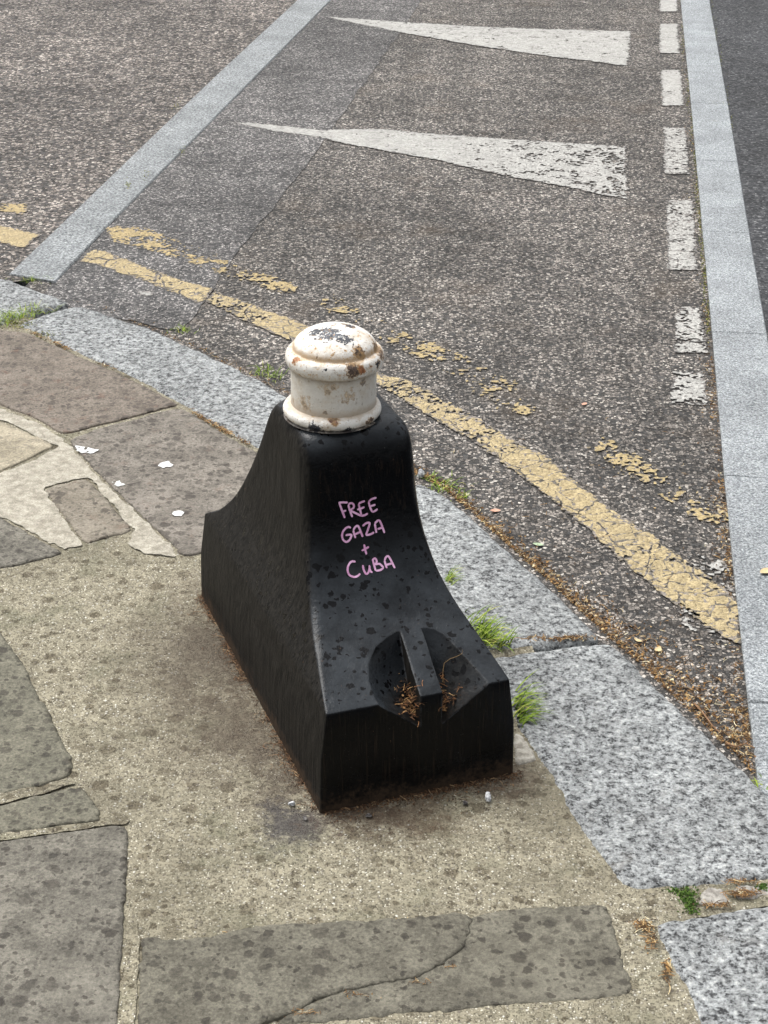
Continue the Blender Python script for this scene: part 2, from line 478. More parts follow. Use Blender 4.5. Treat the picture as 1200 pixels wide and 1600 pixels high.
# ------------------------------------------------------------------ stones
def densify(pts, step):
    out = []
    for i in range(len(pts)):
        a, b = pts[i], pts[(i + 1) % len(pts)]
        n = max(1, int(math.hypot(b[0] - a[0], b[1] - a[1]) / step))
        out += [along(a, b, j / n) for j in range(n)]
    return out


def chaikin(pts, k=1, w=.12):
    for _ in range(k):
        o = []
        for i in range(len(pts)):
            a, b = pts[i], pts[(i + 1) % len(pts)]
            l = math.hypot(b[0] - a[0], b[1] - a[1]); t = min(.3, w * .15 / max(l, 1e-6))
            o += [along(a, b, t), along(a, b, 1 - t)]
        pts = o
    return pts


def inset(pts, d):
    n = len(pts); area = sum(pts[i][0] * pts[(i + 1) % n][1] - pts[(i + 1) % n][0] * pts[i][1] for i in range(n))
    sg = 1 if area > 0 else -1
    out = []
    for i in range(n):
        a, b = pts[i - 1], pts[(i + 1) % n]
        tx, ty = b[0] - a[0], b[1] - a[1]; l = math.hypot(tx, ty) or 1
        out.append((pts[i][0] - sg * ty / l * d, pts[i][1] + sg * tx / l * d))
    return out, sg


def skirt(me, depth):
    """side walls below the outline of an open sheet"""
    bm = bmesh.new(); bm.from_mesh(me)
    ed = [e for e in bm.edges if e.is_boundary]
    r = bmesh.ops.extrude_edge_only(bm, edges=ed)
    for v in r['geom']:
        if isinstance(v, bmesh.types.BMVert): v.co.z -= depth
    bmesh.ops.recalc_face_normals(bm, faces=bm.faces)
    if sum(f.normal.z * f.calc_area() for f in bm.faces) < 0: bmesh.ops.reverse_faces(bm, faces=bm.faces)
    bm.to_mesh(me); bm.free()
    return me


def stone_mesh(polys, thick, jit=.0025, bev=.006, cell=.006, relief=.004, seed=0, corner=.06):
    """polys: (outline in world metres, height of its top): a slab with chipped rounded edges and an uneven top"""
    parts = []
    for poly, zt in polys:
        p = chaikin(poly, 2, corner); a = np.array(p)
        x0, y0 = a.min(0) - .01; x1, y1 = a.max(0) + .01

        def sd(x, y):
            return poly_sd(x, y, p) + jit * ((fbm(x * 40, y * 40, seed) - .5) * 3 + (vnoise(x * 150, y * 150, seed + 3) - .5))
        me = iso_mesh(sd, x0, y0, x1, y1, cell, 0)
        co = np.empty(len(me.vertices) * 3, np.float32); me.vertices.foreach_get('co', co); co = co.reshape(-1, 3)
        x, y = co[:, 0].astype(float), co[:, 1].astype(float)
        bw = bev * (.6 + 1.2 * fbm(x * 22, y * 22, seed + 6, 2))
        e = np.clip(1 - sd(x, y) / bw, 0, 1)
        co[:, 2] = zt - bev * .8 * e ** 2.2 + relief * (fbm(x * 9, y * 9, seed + 12, 4) - .5) + relief * .35 * (fbm(x * 55, y * 55, seed + 15, 2) - .5)
        me.vertices.foreach_set('co', co.ravel()); me.update()
        for q in me.polygons: q.use_smooth = True
        parts.append(skirt(me, thick))
    if len(parts) == 1: return parts[0]
    bm = bmesh.new()
    for m_ in parts: bm.from_mesh(m_)
    me = bpy.data.meshes.new('m'); bm.to_mesh(me); bm.free()
    return me


def block_mesh(poly, zt, thick, bev=.003):
    n = len(poly)
    p = poly if inset(poly, 0)[1] > 0 else poly[::-1]
    V = [(x, y, zt - thick) for x, y in p] + [(x, y, zt - bev) for x, y in p] + [(x, y, zt) for x, y in inset(p, bev)[0]]
    Fc = []
    for k in range(2):
        for i in range(n):
            j = (i + 1) % n; Fc.append((k * n + i, k * n + j, (k + 1) * n + j, (k + 1) * n + i))
    Fc.append(tuple(2 * n + i for i in range(n))); Fc.append(tuple(reversed(range(n))))
    return mesh_from(V, Fc)


def stone(name, px, z, thick, mat, label, cat, group=None, jit=.0025, bev=.005, seed=0, zpx=None, kind='thing', corner=.06, cell=.006, relief=.004):
    polys = [(PP(q, z if zpx is None else zpx), z + dz) for q, dz in px]
    o = link(name, stone_mesh(polys, thick, jit, bev, cell, relief, seed, corner), mat)
    tag(o, label, cat, group, kind)
    return centre(o)


# pavement: the concrete bed that the slabs and kerbs are set in
kerb_in_px = [(-40, 500), (21, 508), (83, 534), (125, 554), (187, 579), (233, 604), (283, 633), (325, 658), (367, 683), (400, 700), (500, 768), (600, 850), (690, 925), (780, 1020), (840, 1185), (900, 1290), (965, 1383), (1010, 1440), (1085, 1600), (1140, 1760)]
kin = PP([(a + (5 if b > 900 else 0), b) for a, b in kerb_in_px])
kin_o = inset(kin, 0)[0]
pav = [(-6, 6.2), (-2.6, 4.55)] + [(x + .05, y + .05) for x, y in kin] + [(.56, .4), (.56, -4), (-6, -4)]
n = len(pav)
me = mesh_from([(x, y, 0) for x, y in pav] + [(x, y, -.06) for x, y in pav], [list(range(n))[::-1]] + [(i, (i + 1) % n, n + (i + 1) % n, n + i) for i in range(n)])
o = link('pavement', me, M_conc); tag(o, 'beige gritty concrete pavement bed around the stone slabs', 'pavement', None, 'structure')
bm = bmesh.new(); bm.from_mesh(me); bmesh.ops.recalc_face_normals(bm, faces=bm.faces); bm.to_mesh(me); bm.free()

KERBG = 'granite kerbstones around the corner'
ZK = .004
kerb_px = [
    ([(-140, 384), (-60, 408), (0, 431), (40, 444), (111, 471), (90, 477), (62, 483), (30, 495), (-5, 513), (-70, 480), (-150, 450)], 'grey granite kerbstone at the foot of the diagonal granite strip'),
    ([(128, 476), (175, 491), (233, 511), (292, 538), (358, 568), (400, 588), (450, 618), (520, 660), (590, 705), (648, 744), (560, 815), (500, 766), (400, 699), (367, 682), (325, 657), (283, 632), (233, 603), (187, 578), (125, 553), (83, 532), (54, 517), (22, 507), (62, 492), (100, 479)], 'long curved granite kerbstone passing behind the black bollard'),
    ([(652, 750), (690, 766), (735, 804), (790, 853), (850, 906), (900, 952), (943, 994), (880, 1001), (806, 1013), (740, 1018), (680, 932), (600, 850), (566, 819)], 'granite kerbstone right of the bollard with grass growing at its corner'),
    ([(940, 1001), (962, 1004), (1000, 1043), (1044, 1086), (1100, 1139), (1150, 1189), (1200, 1238), (1262, 1300), (1330, 1372), (1200, 1368), (1100, 1379), (1010, 1389), (972, 1385), (935, 1335), (900, 1290), (868, 1232), (840, 1185), (804, 1130), (758, 1024), (880, 1007)], 'large pale granite kerbstone in front of the right foot of the bollard'),
    ([(1014, 1436), (1100, 1424), (1160, 1415), (1210, 1406), (1350, 1400), (1420, 1500), (1480, 1600), (1560, 1780), (1155, 1780), (1090, 1600), (1058, 1525), (1030, 1475)], 'granite kerbstone in the bottom right corner below the mossy joint'),
]
for i, (px, lab) in enumerate(kerb_px):
    stone('kerbstone', [(px, 0)], ZK, .1, M_kerb, lab, 'kerbstone', KERBG, jit=.003, bev=.013, seed=20 + i, corner=.08, relief=.005)

# hidden continuation of the kerb, outside the frame
stone('kerbstone', [([(-152, 382), (-145, 450), (-900, 330), (-900, 290)], 0)], ZK, .16, M_kerb, 'granite kerbstone running out of the photo beyond the left edge', 'kerbstone', KERBG, jit=.003, bev=.013, seed=40, cell=.012)

# flush granite strips in the road
STRIPG = 'granite blocks of the diagonal strip'
far_l, far_r = along(GL[1], GL[0], 3.), along(GR[1], GR[0], 3.)
jl1, jr1 = P(95, 349, -.015), P(167, 356, -.015)
jl2, jr2 = P(352, 103, -.015), P(413, 107, -.015)


def shrink(q, d=.0015):
    return inset(q, d)[0] if inset(q, d)[1] else q


for q, lab in (([GL[3], jl1, jr1, GR[3]], 'short granite block of the diagonal strip next to the kerb'),
               ([jl1, GL[1], jl2, jr2, GR[1], jr1], 'long granite block in the middle of the diagonal strip'),
               ([jl2, far_l, far_r, jr2], 'granite block at the far end of the diagonal strip')):
    o = link('granite_block', block_mesh(shrink(q, .003), -.013, .1, .004), M_line)
    tag(o, lab, 'granite block', STRIPG, 'thing'); centre(o)

# long right-hand kerb: flush granite blocks
def kerb_at(y):
    """left edge of the kerb in the photo at picture row y, on the ground"""
    rows = [(0, 1063), (170, 1080), (360, 1097), (520, 1112), (745, 1131), (940, 1150), (1130, 1172), (1300, 1192)]
    ys = [r[0] for r in rows]; xs = [r[1] for r in rows]
    return P(float(np.interp(y, ys, xs)), y, -.012)


def right_of(p, a, b):
    dx, dy = b[0] - a[0], b[1] - a[1]; l = math.hypot(dx, dy)
    sg = 1 if dy < 0 else -1
    return (p[0] - dy / l * W_K * sg, p[1] + dx / l * W_K * sg)


JR = [0, 160, 250, 361, 518, 743, 1096, 1300]
names = ['top of the photo beside the dashes', 'second from the top', 'third from the top', 'beside the longest white dash', 'beside the two broken white dashes', 'where the yellow line meets it', 'at the lower right edge of the photo']
for i in range(7):
    y0, y1 = JR[i], JR[i + 1]
    ys = np.linspace(y0, y1, 5)
    Lp = [kerb_at(y) for y in ys]
    if i == 0: Lp = [along(Lp[1], Lp[0], 24.)] + Lp
    if i == 6: Lp = Lp + [along(Lp[-2], Lp[-1], 9.)]
    Rp = [right_of(p, Lp[max(0, j - 1)], Lp[min(len(Lp) - 1, j + 1)]) for j, p in enumerate(Lp)]
    q = Lp + Rp[::-1]
    o = link('granite_block', block_mesh(shrink(q, .0022), -.011, .12, .003), M_strip)
    labs = ['bluish granite block at the top end of the long right kerb', 'short bluish granite block just below the first joint of the right kerb',
            'short bluish granite block right of the fourth white dash', 'bluish granite block right of the tall white dash',
            'bluish granite block beside the two broken white dashes', 'long bluish granite block where the yellow line ends',
            'granite block of the right kerb beside the leaf filled gutter']
    tag(o, labs[i], 'granite block', 'granite blocks of the long right kerb', 'thing'); centre(o)

# flagstones
FG = 'stone slabs in the pavement'
ZS = .0045
flags = [
    ([([(-60, 505), (0, 517), (40, 521), (83, 540), (125, 560), (187, 585), (233, 610), (279, 634), (250, 641), (200, 654), (150, 667), (98, 680), (60, 656), (0, 633), (-60, 610)], 0)], M_red, 'reddish flagstone with brown blotches along the kerb at the left edge', .003, .003),
    ([([(283, 639), (325, 665), (367, 691), (402, 709), (480, 765), (530, 810), (450, 850), (330, 862), (287, 870), (265, 847), (230, 814), (190, 776), (150, 737), (106, 690), (150, 672), (200, 660), (250, 646)], 0)], M_warm, 'grey flagstone spotted with white droppings behind the bollard', .003, .003),
    ([([(-60, 640), (0, 660), (45, 679), (87, 698), (40, 720), (0, 737), (-60, 760)], 0)], M_buff, 'small buff flagstone with a mossy crack at the left edge', .003, .0035),
    ([([(68, 766), (100, 757), (136, 749), (172, 789), (207, 830), (170, 840), (134, 851), (100, 808)], 0)], M_brown, 'small brown four sided flagstone framed by pale mortar', .003, .0035),
    ([([(-60, 790), (0, 811), (42, 834), (99, 865), (50, 879), (0, 889), (-60, 905)], 0)], M_grey, 'dark grey triangular flagstone at the left edge below the brown one', .003, .0035),
    ([([(-80, 960), (0, 985), (15, 1010), (30, 1030), (50, 1065), (70, 1105), (95, 1152), (116, 1193), (111, 1213), (65, 1229), (0, 1244), (-80, 1262)], 0)], M_olive, 'olive grey flagstone with a rounded corner at the left edge', .003, .0035),
    ([([(-80, 1280), (0, 1262), (60, 1247), (130, 1230), (146, 1256), (160, 1282), (100, 1291), (0, 1306), (-80, 1320)], 0)], M_olive, 'narrow olive flagstone wedged above the big grey slab', .003, .003),
    ([([(-120, 1336), (0, 1318), (100, 1303), (199, 1290), (200, 1340), (195, 1420), (190, 1500), (183, 1600), (168, 1790), (-160, 1790)], 0)], M_grey, 'big square grey flagstone in the bottom left corner', .002, .0035),
    ([([(221, 1466), (262, 1473), (310, 1470), (350, 1462), (400, 1448), (500, 1444), (600, 1440), (700, 1431), (735, 1430), (733, 1450), (723, 1480), (705, 1500), (668, 1524), (600, 1540), (540, 1550), (470, 1577), (420, 1602), (330, 1640), (214, 1690), (217, 1560)], .0022),
      ([(739, 1430), (800, 1422), (880, 1417), (945, 1413), (955, 1440), (972, 1500), (988, 1554), (900, 1561), (800, 1569), (700, 1579), (600, 1589), (420, 1607), (470, 1570), (540, 1543), (600, 1532), (664, 1515), (700, 1493), (718, 1475), (728, 1440)], -.0018)], M_green, 'greenish grey flagstone split by a dark crack in the foreground', .004, .004),
]
for i, (px, mt, lab, jit, bev) in enumerate(flags):
    stone('flagstone', px, ZS, .05, mt, lab, 'flagstone', FG, jit=jit, bev=bev, relief=.0025, cell=.005, seed=100 + i, zpx=0)
# foreground slabs below the frame
for i, (q, lab) in enumerate((([(-.35, .1), (.5, .1), (.42, 1.3), (-.3, 1.3)], 'flagstone nearest the camera below the photo'), ([(-1.3, .2), (-.4, .2), (-.4, 1.25), (-1.3, 1.25)], 'flagstone below the left corner of the photo'))):
    o = link('flagstone', stone_mesh([(q, ZS)], .05, .003, .006, .012, seed=140 + i), M_grey); tag(o, lab, 'flagstone', FG, 'thing'); centre(o)

# pale mortar ribbons between the left hand slabs
def mortar(px, label, seed, mat=M_mortar, z=.0025, amp=.02):
    q = PP(px); a = np.array(q)
    f = lambda x, y: poly_sd(x, y, q) + amp * (fbm(x * 35, y * 35, seed) - .5)
    me = iso_mesh(f, a[:, 0].min() - .01, a[:, 1].min() - .01, a[:, 0].max() + .01, a[:, 1].max() + .01, .004, z)
    co = np.empty(len(me.vertices) * 3, np.float32); me.vertices.foreach_get('co', co); co = co.reshape(-1, 3)
    co[:, 2] += (fbm(co[:, 0] * 60, co[:, 1] * 60, seed + 9) - .5) * .003
    me.vertices.foreach_set('co', co.ravel()); me.update()
    return tag(link('mortar_joint', me, mat), label, 'mortar joint', 'mortar joints between slabs', 'thing')


mortar([(-30, 636), (0, 640), (55, 662), (98, 686), (146, 740), (190, 780), (230, 818), (263, 849), (278, 872), (225, 868), (205, 852), (208, 828), (172, 787), (138, 746), (66, 763), (100, 812), (132, 853), (100, 860), (40, 830), (0, 806), (-30, 795), (-30, 745), (0, 742), (40, 726), (92, 700), (45, 676), (0, 656), (-30, 648)], 'pale mortar winding between the small slabs at the left edge', 3)
mortar([(-20, 1246), (65, 1231), (112, 1215), (122, 1228), (60, 1244), (-20, 1264)], 'thin mortar joint below the rounded olive flagstone', 5, M_conc, .0035, amp=.012)
mortar([(-20, 1309), (100, 1293), (160, 1284), (200, 1282), (198, 1290), (100, 1302), (-20, 1320)], 'thin mortar joint along the top of the big corner slab', 6, M_conc, .0035, amp=.012)
mortar([(203, 1400), (218, 1470), (214, 1530), (210, 1640), (188, 1640), (194, 1500)], 'gritty mortar joint right of the big corner slab', 7, M_conc, .003, .006)

# rubble in the kerb joint at the lower right
for px, lab, sd in (([(983, 1393), (1012, 1396), (1046, 1402), (1056, 1416), (1050, 1432), (1012, 1434), (990, 1412)], 'gritty mortar lump in the kerb joint left of the moss', 3),
                    ([(1078, 1409), (1095, 1392), (1128, 1385), (1142, 1404), (1128, 1414), (1100, 1418)], 'pale cracked mortar lump in the kerb joint right of the moss', 4),
                    ([(1134, 1385), (1180, 1378), (1215, 1380), (1212, 1400), (1160, 1404), (1147, 1402)], 'pale mortar lump in the kerb joint at the right edge', 5)):
    stone('mortar_lump', [(px, 0)], -.0005, .05, M_conc if sd == 3 else M_rubble, lab, 'mortar lump', 'mortar lumps in the kerb joint', jit=.007, bev=.004, relief=.009, cell=.003, seed=200 + sd, zpx=0)
mortar([(974, 1380), (1012, 1384), (1100, 1374), (1200, 1362), (1330, 1366), (1350, 1405), (1210, 1412), (1100, 1430), (1030, 1442), (1008, 1440), (990, 1412)], 'sunken gritty mortar filling the kerb joint at the lower right', 9, M_conc, -.003, .004)
stone('mortar_lump', [([(801, 1148), (812, 1146), (824, 1160), (842, 1190), (824, 1190), (806, 1200)], 0)], .003, .04, M_white, 'pale broken wedge of mortar at the right foot of the bollard', 'mortar lump', jit=.002, bev=.004, seed=210, zpx=0)


# ------------------------------------------------------------------ road paint
def paint_sheet(name, polys, label, mat, group, z=Z_ROAD, wear=.2, edge=.008, cell=.003, crack=None, weight=None, seed=0, lift=.0031, cat='road marking', parent=None):
    W = [PP(q, z) for q in polys]
    a = np.concatenate([np.array(q) for q in W])

    def f(x, y):
        sd = np.max([poly_sd(x, y, q) for q in W], axis=0)
        e = (sd + edge * 2 * (fbm(x * 40, y * 40, seed) - .5) + edge * .8 * (vnoise(x * 140, y * 140, seed + 2) - .5)) / .012
        n = .5 * fbm(x * 26, y * 26, seed + 4, 3) + .5 * vnoise(x * 140, y * 140, seed + 8)
        w = wear if weight is None else weight(x, y)
        r = (n - w) / .14
        out = np.minimum(e, r)
        if crack:
            size, wid = crack
            wx = x + .35 * size * (fbm(x / size * .9, y / size * .9, seed + 21) - .5) * 2
            wy = y + .35 * size * (fbm(x / size * .9, y / size * .9, seed + 31) - .5) * 2
            f1, f2 = worley(wx / size, wy / size, seed + 11)
            lw = wid * (.25 + 1.6 * fbm(x * 14, y * 14, seed + 41, 2))
            out = np.minimum(out, ((f2 - f1) * size - lw) / .006)
            f1, f2 = worley(wx / size * 2.3, wy / size * 2.3, seed + 13)
            gate = (fbm(x * 9, y * 9, seed + 51, 2) - .52) * 3
            out = np.minimum(out, ((f2 - f1) * size / 2.3 - wid * .45 * np.clip(gate, -1, 1)) / .006)
        return out
    me = iso_mesh(f, a[:, 0].min() - .02, a[:, 1].min() - .02, a[:, 0].max() + .02, a[:, 1].max() + .02, cell, z + lift)
    co = np.empty(len(me.vertices) * 3, np.float32); me.vertices.foreach_get('co', co); co = co.reshape(-1, 3).astype(float)
    at = me.attributes.new('cover', 'FLOAT', 'POINT')     # how thick the paint still lies
    at.data.foreach_set('value', np.clip(f(co[:, 0], co[:, 1]), 0, 3).astype(np.float32))
    o = link(name, me, mat, parent); tag(o, label, cat, group, 'thing')
    return o


YG, WG = 'yellow no parking lines', 'white dashes along the right kerb'
paint_sheet('yellow_line', [[(-60, 336), (0, 353), (30, 360), (62, 368), (40, 388), (20, 386), (0, 380), (-60, 360)]], 'short yellow line stub left of the diagonal granite strip', M_yellow, YG, wear=.24, seed=1)
paint_sheet('yellow_line', [[(148, 391), (172, 396), (190, 404), (235, 421), (290, 441), (332, 452), (326, 470), (306, 474), (260, 454), (215, 437), (160, 418), (125, 410), (134, 397)]], 'yellow line piece just right of the diagonal granite strip', M_yellow, YG, wear=.26, seed=2, crack=(.11, .0022))
me_y = paint_sheet('yellow_line', [[(337, 458), (390, 475), (440, 494), (480, 510), (540, 545), (600, 588), (640, 596), (690, 622), (720, 640), (760, 664), (805, 690), (850, 714), (905, 757), (960, 800), (1010, 834), (1060, 868), (1110, 905), (1152, 940), (1157, 975), (1157, 1006), (1135, 1000), (1110, 985), (1075, 960), (1040, 935), (995, 898), (950, 860), (910, 823), (870, 787), (800, 734), (760, 704), (700, 668), (650, 640), (600, 607), (520, 565), (450, 532), (390, 505), (322, 472)]],
                   'long cracked yellow line curving behind the bollard to the right kerb', M_yellow, YG, seed=3, crack=(.085, .001), cell=.0022,
                   weight=lambda x, y: .15 + .22 * np.clip((fbm(x * 5, y * 5, 77, 2) - .44) * 4, 0, 1) * np.clip((y - 2.75) / .3, 0, 1))


def blobs(list_px):
    pts = [(*P(u, v, Z_ROAD), r, s) for u, v, r, s in list_px]

    def w(x, y):
        b = np.zeros_like(x)
        for px, py, r, s in pts:
            b = np.maximum(b, s * np.clip(1.25 - np.hypot(x - px, y - py) / r, 0, 1))
        return .68 - b * .3
    return w


paint_sheet('yellow_line', [[(-40, 310), (0, 318), (44, 319), (38, 338), (0, 331), (-40, 326)]], 'small worn yellow patch beyond the stub left of the granite strip', M_yworn, YG, weight=blobs([(22, 328, .09, 1), (-10, 326, .1, .8), (5, 328, .05, .9)]), seed=5)
outer = [(195, 367, .12, 1.0), (232, 383, .09, .85), (275, 396, .07, .75), (310, 408, .05, .7), (340, 412, .045, .7), (345, 422, .03, .7), (372, 432, .03, .8), (395, 440, .035, .8), (412, 437, .05, .75), (440, 447, .05, .8), (452, 452, .035, .8), (515, 475, .03, .7), (535, 488, .04, .75), (632, 524, .03, .75), (668, 545, .055, .98), (655, 552, .05, .8), (688, 562, .03, .9), (615, 535, .03, .7), (722, 564, .03, .8), (745, 605, .025, .7), (768, 608, .03, .7), (782, 598, .022, .75), (800, 607, .025, .75), (822, 641, .028, .95),
         (950, 702, .05, .85), (975, 717, .05, .95), (998, 735, .05, .9), (1015, 748, .03, .8), (1046, 778, .03, .8), (1083, 784, .025, .75), (1098, 810, .035, 1.05), (1110, 815, .03, 1.0), (1020, 750, .02, .8)]
for q, lab, lo, hi in (([(160, 354), (225, 356), (300, 384), (365, 405), (480, 440), (490, 470), (440, 462), (350, 432), (270, 404), (175, 378)], 'worn outer yellow line trailing off right of the diagonal strip', 0, 490),
                       ([(496, 448), (560, 480), (640, 522), (720, 555), (800, 590), (850, 640), (860, 672), (780, 645), (690, 580), (600, 535), (520, 497), (500, 478)], 'faint yellow flakes of the outer line right of the white post', 490, 870),
                       ([(900, 672), (960, 690), (1040, 740), (1140, 790), (1150, 835), (1080, 810), (1000, 765), (920, 712)], 'broken yellow patches of the outer line nearest the right kerb', 870, 1200)):
    paint_sheet('yellow_line', [q], lab, M_yworn, YG, seed=6, cell=.0026, weight=blobs([b for b in outer if lo <= b[0] < hi]))
# white dashes beside the right kerb
dash = [([(1030, -24), (1058, -24), (1059, 19), (1030, 19)], .18, 'top white dash cut off by the edge of the photo'),
        ([(1030, 38), (1059, 38), (1062, 84), (1030, 84)], .2, 'second white dash from the top, nearly square and clean'),
        ([(1032, 110), (1063, 110), (1069, 166), (1034, 166)], .22, 'third white dash from the top, right edge slightly ragged'),
        ([(1036, 200), (1071, 201), (1077, 273), (1038, 273)], .3, 'fourth white dash from the top, streaked with bare asphalt'),
        ([(1040, 314), (1083, 314), (1091, 423), (1043, 423)], .3, 'tallest white dash with fine horizontal cracks'),
        ([(1058, 481), (1095, 481), (1105, 553), (1050, 553)], .44, 'badly worn white dash broken into pale flakes'),
        ([(1052, 582), (1098, 582), (1105, 634), (1046, 634)], .39, 'lowest white dash broken in two ragged pieces')]
for i, (q, w, lab) in enumerate(dash):
    paint_sheet('white_dash', [q], lab, M_wpaint, WG, wear=w, seed=30 + i, edge=.007, cell=.0035, crack=(.09, .0015) if i in (3, 4) else None)
paint_sheet('white_triangle', [[(508, 27), (600, 33), (690, 39), (780, 44), (986, 50), (984, 75), (980, 104), (920, 96), (850, 88), (750, 73), (640, 54), (600, 46), (550, 36)]], 'farther white triangle road marking at the top of the photo', M_wpaint, 'white triangle road markings', wear=.27, seed=50, edge=.012, cell=.006)
T2a, T2b = P(640, 240, Z_ROAD), P(975, 260, Z_ROAD)
paint_sheet('white_triangle', [[(346, 190), (400, 194), (450, 198), (505, 205), (520, 203), (600, 203), (700, 212), (850, 222), (978, 230), (979, 270), (979, 312), (940, 305), (900, 297), (850, 287), (800, 278), (700, 255), (600, 236), (540, 226), (505, 217), (430, 206)]], 'nearer white triangle road marking with a crumbling wide end', M_wpaint, 'white triangle road markings', seed=53, edge=.01, cell=.0045,
            weight=lambda x, y: .25 + .17 * np.clip((x - T2a[0]) / (T2b[0] - T2a[0]), 0, 1))
paint_sheet('white_paint_remnant', [[(1062, 945), (1085, 955), (1110, 985), (1132, 1003), (1118, 1004), (1100, 990), (1085, 995), (1066, 975)]], 'white paint flakes beside the end of the long yellow line', M_wpaint, None, wear=.46, seed=60)
paint_sheet('white_paint_remnant', [[(1070, 862), (1120, 868), (1152, 912), (1150, 938), (1120, 910), (1080, 884)]], 'faint white paint traces between yellow line and right kerb', M_wpaint, None, wear=.56, seed=61)
paint_sheet('white_paint_remnant', [[(216, 456), (240, 457), (241, 464), (216, 462)]], 'tiny pale paint fleck below the yellow line near the kerb', M_wpaint, None, wear=.25, seed=62, edge=.004)


# bird droppings on the grey slab
for i, (q, lab) in enumerate((([(116, 697), (135, 699), (148, 704), (158, 702), (146, 708), (130, 709), (119, 705)], 'elongated white splash of bird dropping near the mortar'),
                              ([(248, 724), (262, 721), (271, 727), (265, 731), (254, 732), (247, 729)], 'round white bird dropping highest on the grey slab'),
                              ([(176, 754), (187, 752), (194, 758), (186, 761), (178, 759)], 'small white bird dropping beside the mortar edge'),
                              ([(268, 801), (279, 797), (290, 801), (283, 807), (272, 807)], 'white bird dropping closest to the bollard'))):
    o = paint_sheet('bird_dropping', [q], lab, M_drop, 'bird droppings on the grey slab', z=ZS, wear=.34, edge=.0045, cell=.001, seed=80 + i, lift=.0016, cat='bird dropping')


# ------------------------------------------------------------------ bollard
YAW = .3569
BC = Vector((-.0633, 2.5254, 0))
boll = bpy.data.objects.new('bollard', None); COL.objects.link(boll)
boll.location = BC; boll.rotation_euler = (0, 0, YAW)
tag(boll, 'squat black iron bollard with flared foot and chipped white domed top', 'bollard')
MB = Matrix.Translation(BC) @ Matrix.Rotation(YAW, 4, 'Z')

zz = [0, .09, .168, .171, .2, .23, .26, .29, .32, .35, .38, .41, .44, .462, .474, .482, .4855]
uF = [.350, .3475, .3437, .342, .268, .197, .154, .127, .109, .097, .0895, .085, .079, .071, .062, .051, .037]
uB = [.350, .3475, .345, .343, .297, .273, .254, .236, .217, .197, .177, .157, .138, .122, .112, .101, .088]
hh = [.158, .1568, .1468, .1462, .1325, .1185, .109, .1035, .0995, .097, .0955, .0945, .0935, .0915, .088, .082, .072]
rr = [.003, .003, .003, .003, .008, .014, .018, .021, .024, .026, .028, .029, .03, .03, .03, .03, .03]
zs = sorted(set(list(np.round(np.concatenate([np.linspace(0, .168, 8), np.linspace(.171, .44, 40), np.linspace(.445, .4855, 16)]), 4))))


def pchip(x, xs, ys):
    """monotone cubic through the profile points"""
    xs = np.array(xs); ys = np.array(ys); h = np.diff(xs); d = np.diff(ys) / h
    m = np.zeros(len(xs)); m[0] = d[0]; m[-1] = d[-1]
    for i in range(1, len(xs) - 1):
        if d[i - 1] * d[i] > 0:
            w1 = 2 * h[i] + h[i - 1]; w2 = h[i] + 2 * h[i - 1]
            m[i] = (w1 + w2) / (w1 / d[i - 1] + w2 / d[i])
    k = int(np.clip(np.searchsorted(xs, x) - 1, 0, len(xs) - 2)); t = (x - xs[k]) / h[k]
    return ((1 + 2 * t) * (1 - t) ** 2 * ys[k] + t * (1 - t) ** 2 * h[k] * m[k] + t * t * (3 - 2 * t) * ys[k + 1] + t * t * (t - 1) * h[k] * m[k + 1])


def slope_prof(z, ys):
    return pchip(z, zz[3:], ys[3:]) if z >= zz[3] else float(np.interp(z, zz, ys))


def body_ring(z):
    a, b, h, r = (slope_prof(z, t) for t in (uF, uB, hh, rr))
    a, b = a, b
    pts = []
    # corners in local (x = across, y = backward): front is -a, back is +b
    cor = [(-h, -a, 180, 270), (h, -a, 270, 360), (h, b, 0, 90), (-h, b, 90, 180)]
    KN, MN = 7, (14, 14, 14, 14)
    for ci, (cx, cy, a0, a1) in enumerate(cor):
        ox = cx + r * (1 if cx < 0 else -1); oy = cy + r * (1 if cy < 0 else -1)
        for j in range(KN + 1):
            t = math.radians(a0 + (a1 - a0) * j / KN)
            pts.append((ox + r * math.cos(t), oy + r * math.sin(t)))
        nx, ny = cor[(ci + 1) % 4][:2]
        nox = nx + r * (1 if nx < 0 else -1); noy = ny + r * (1 if ny < 0 else -1)
        e0 = pts[-1]; t = math.radians(cor[(ci + 1) % 4][2]); e1 = (nox + r * math.cos(t), noy + r * math.sin(t))
        for j in range(1, MN[ci]):
            pts.append(along(e0, e1, j / MN[ci]))
    return [(x, y, z) for x, y in pts]


rings = [body_ring(float(z)) for z in zs]
nr = len(rings[0]); V = [p for r in rings for p in r]; Fc = []
for i in range(len(rings) - 1):
    for j in range(nr):
        Fc.append((i * nr + j, i * nr + (j + 1) % nr, (i + 1) * nr + (j + 1) % nr, (i + 1) * nr + j))
Fc.append(tuple(reversed(range(nr)))); Fc.append(tuple((len(rings) - 1) * nr + j for j in range(nr)))
body_me = mesh_from(V, Fc)


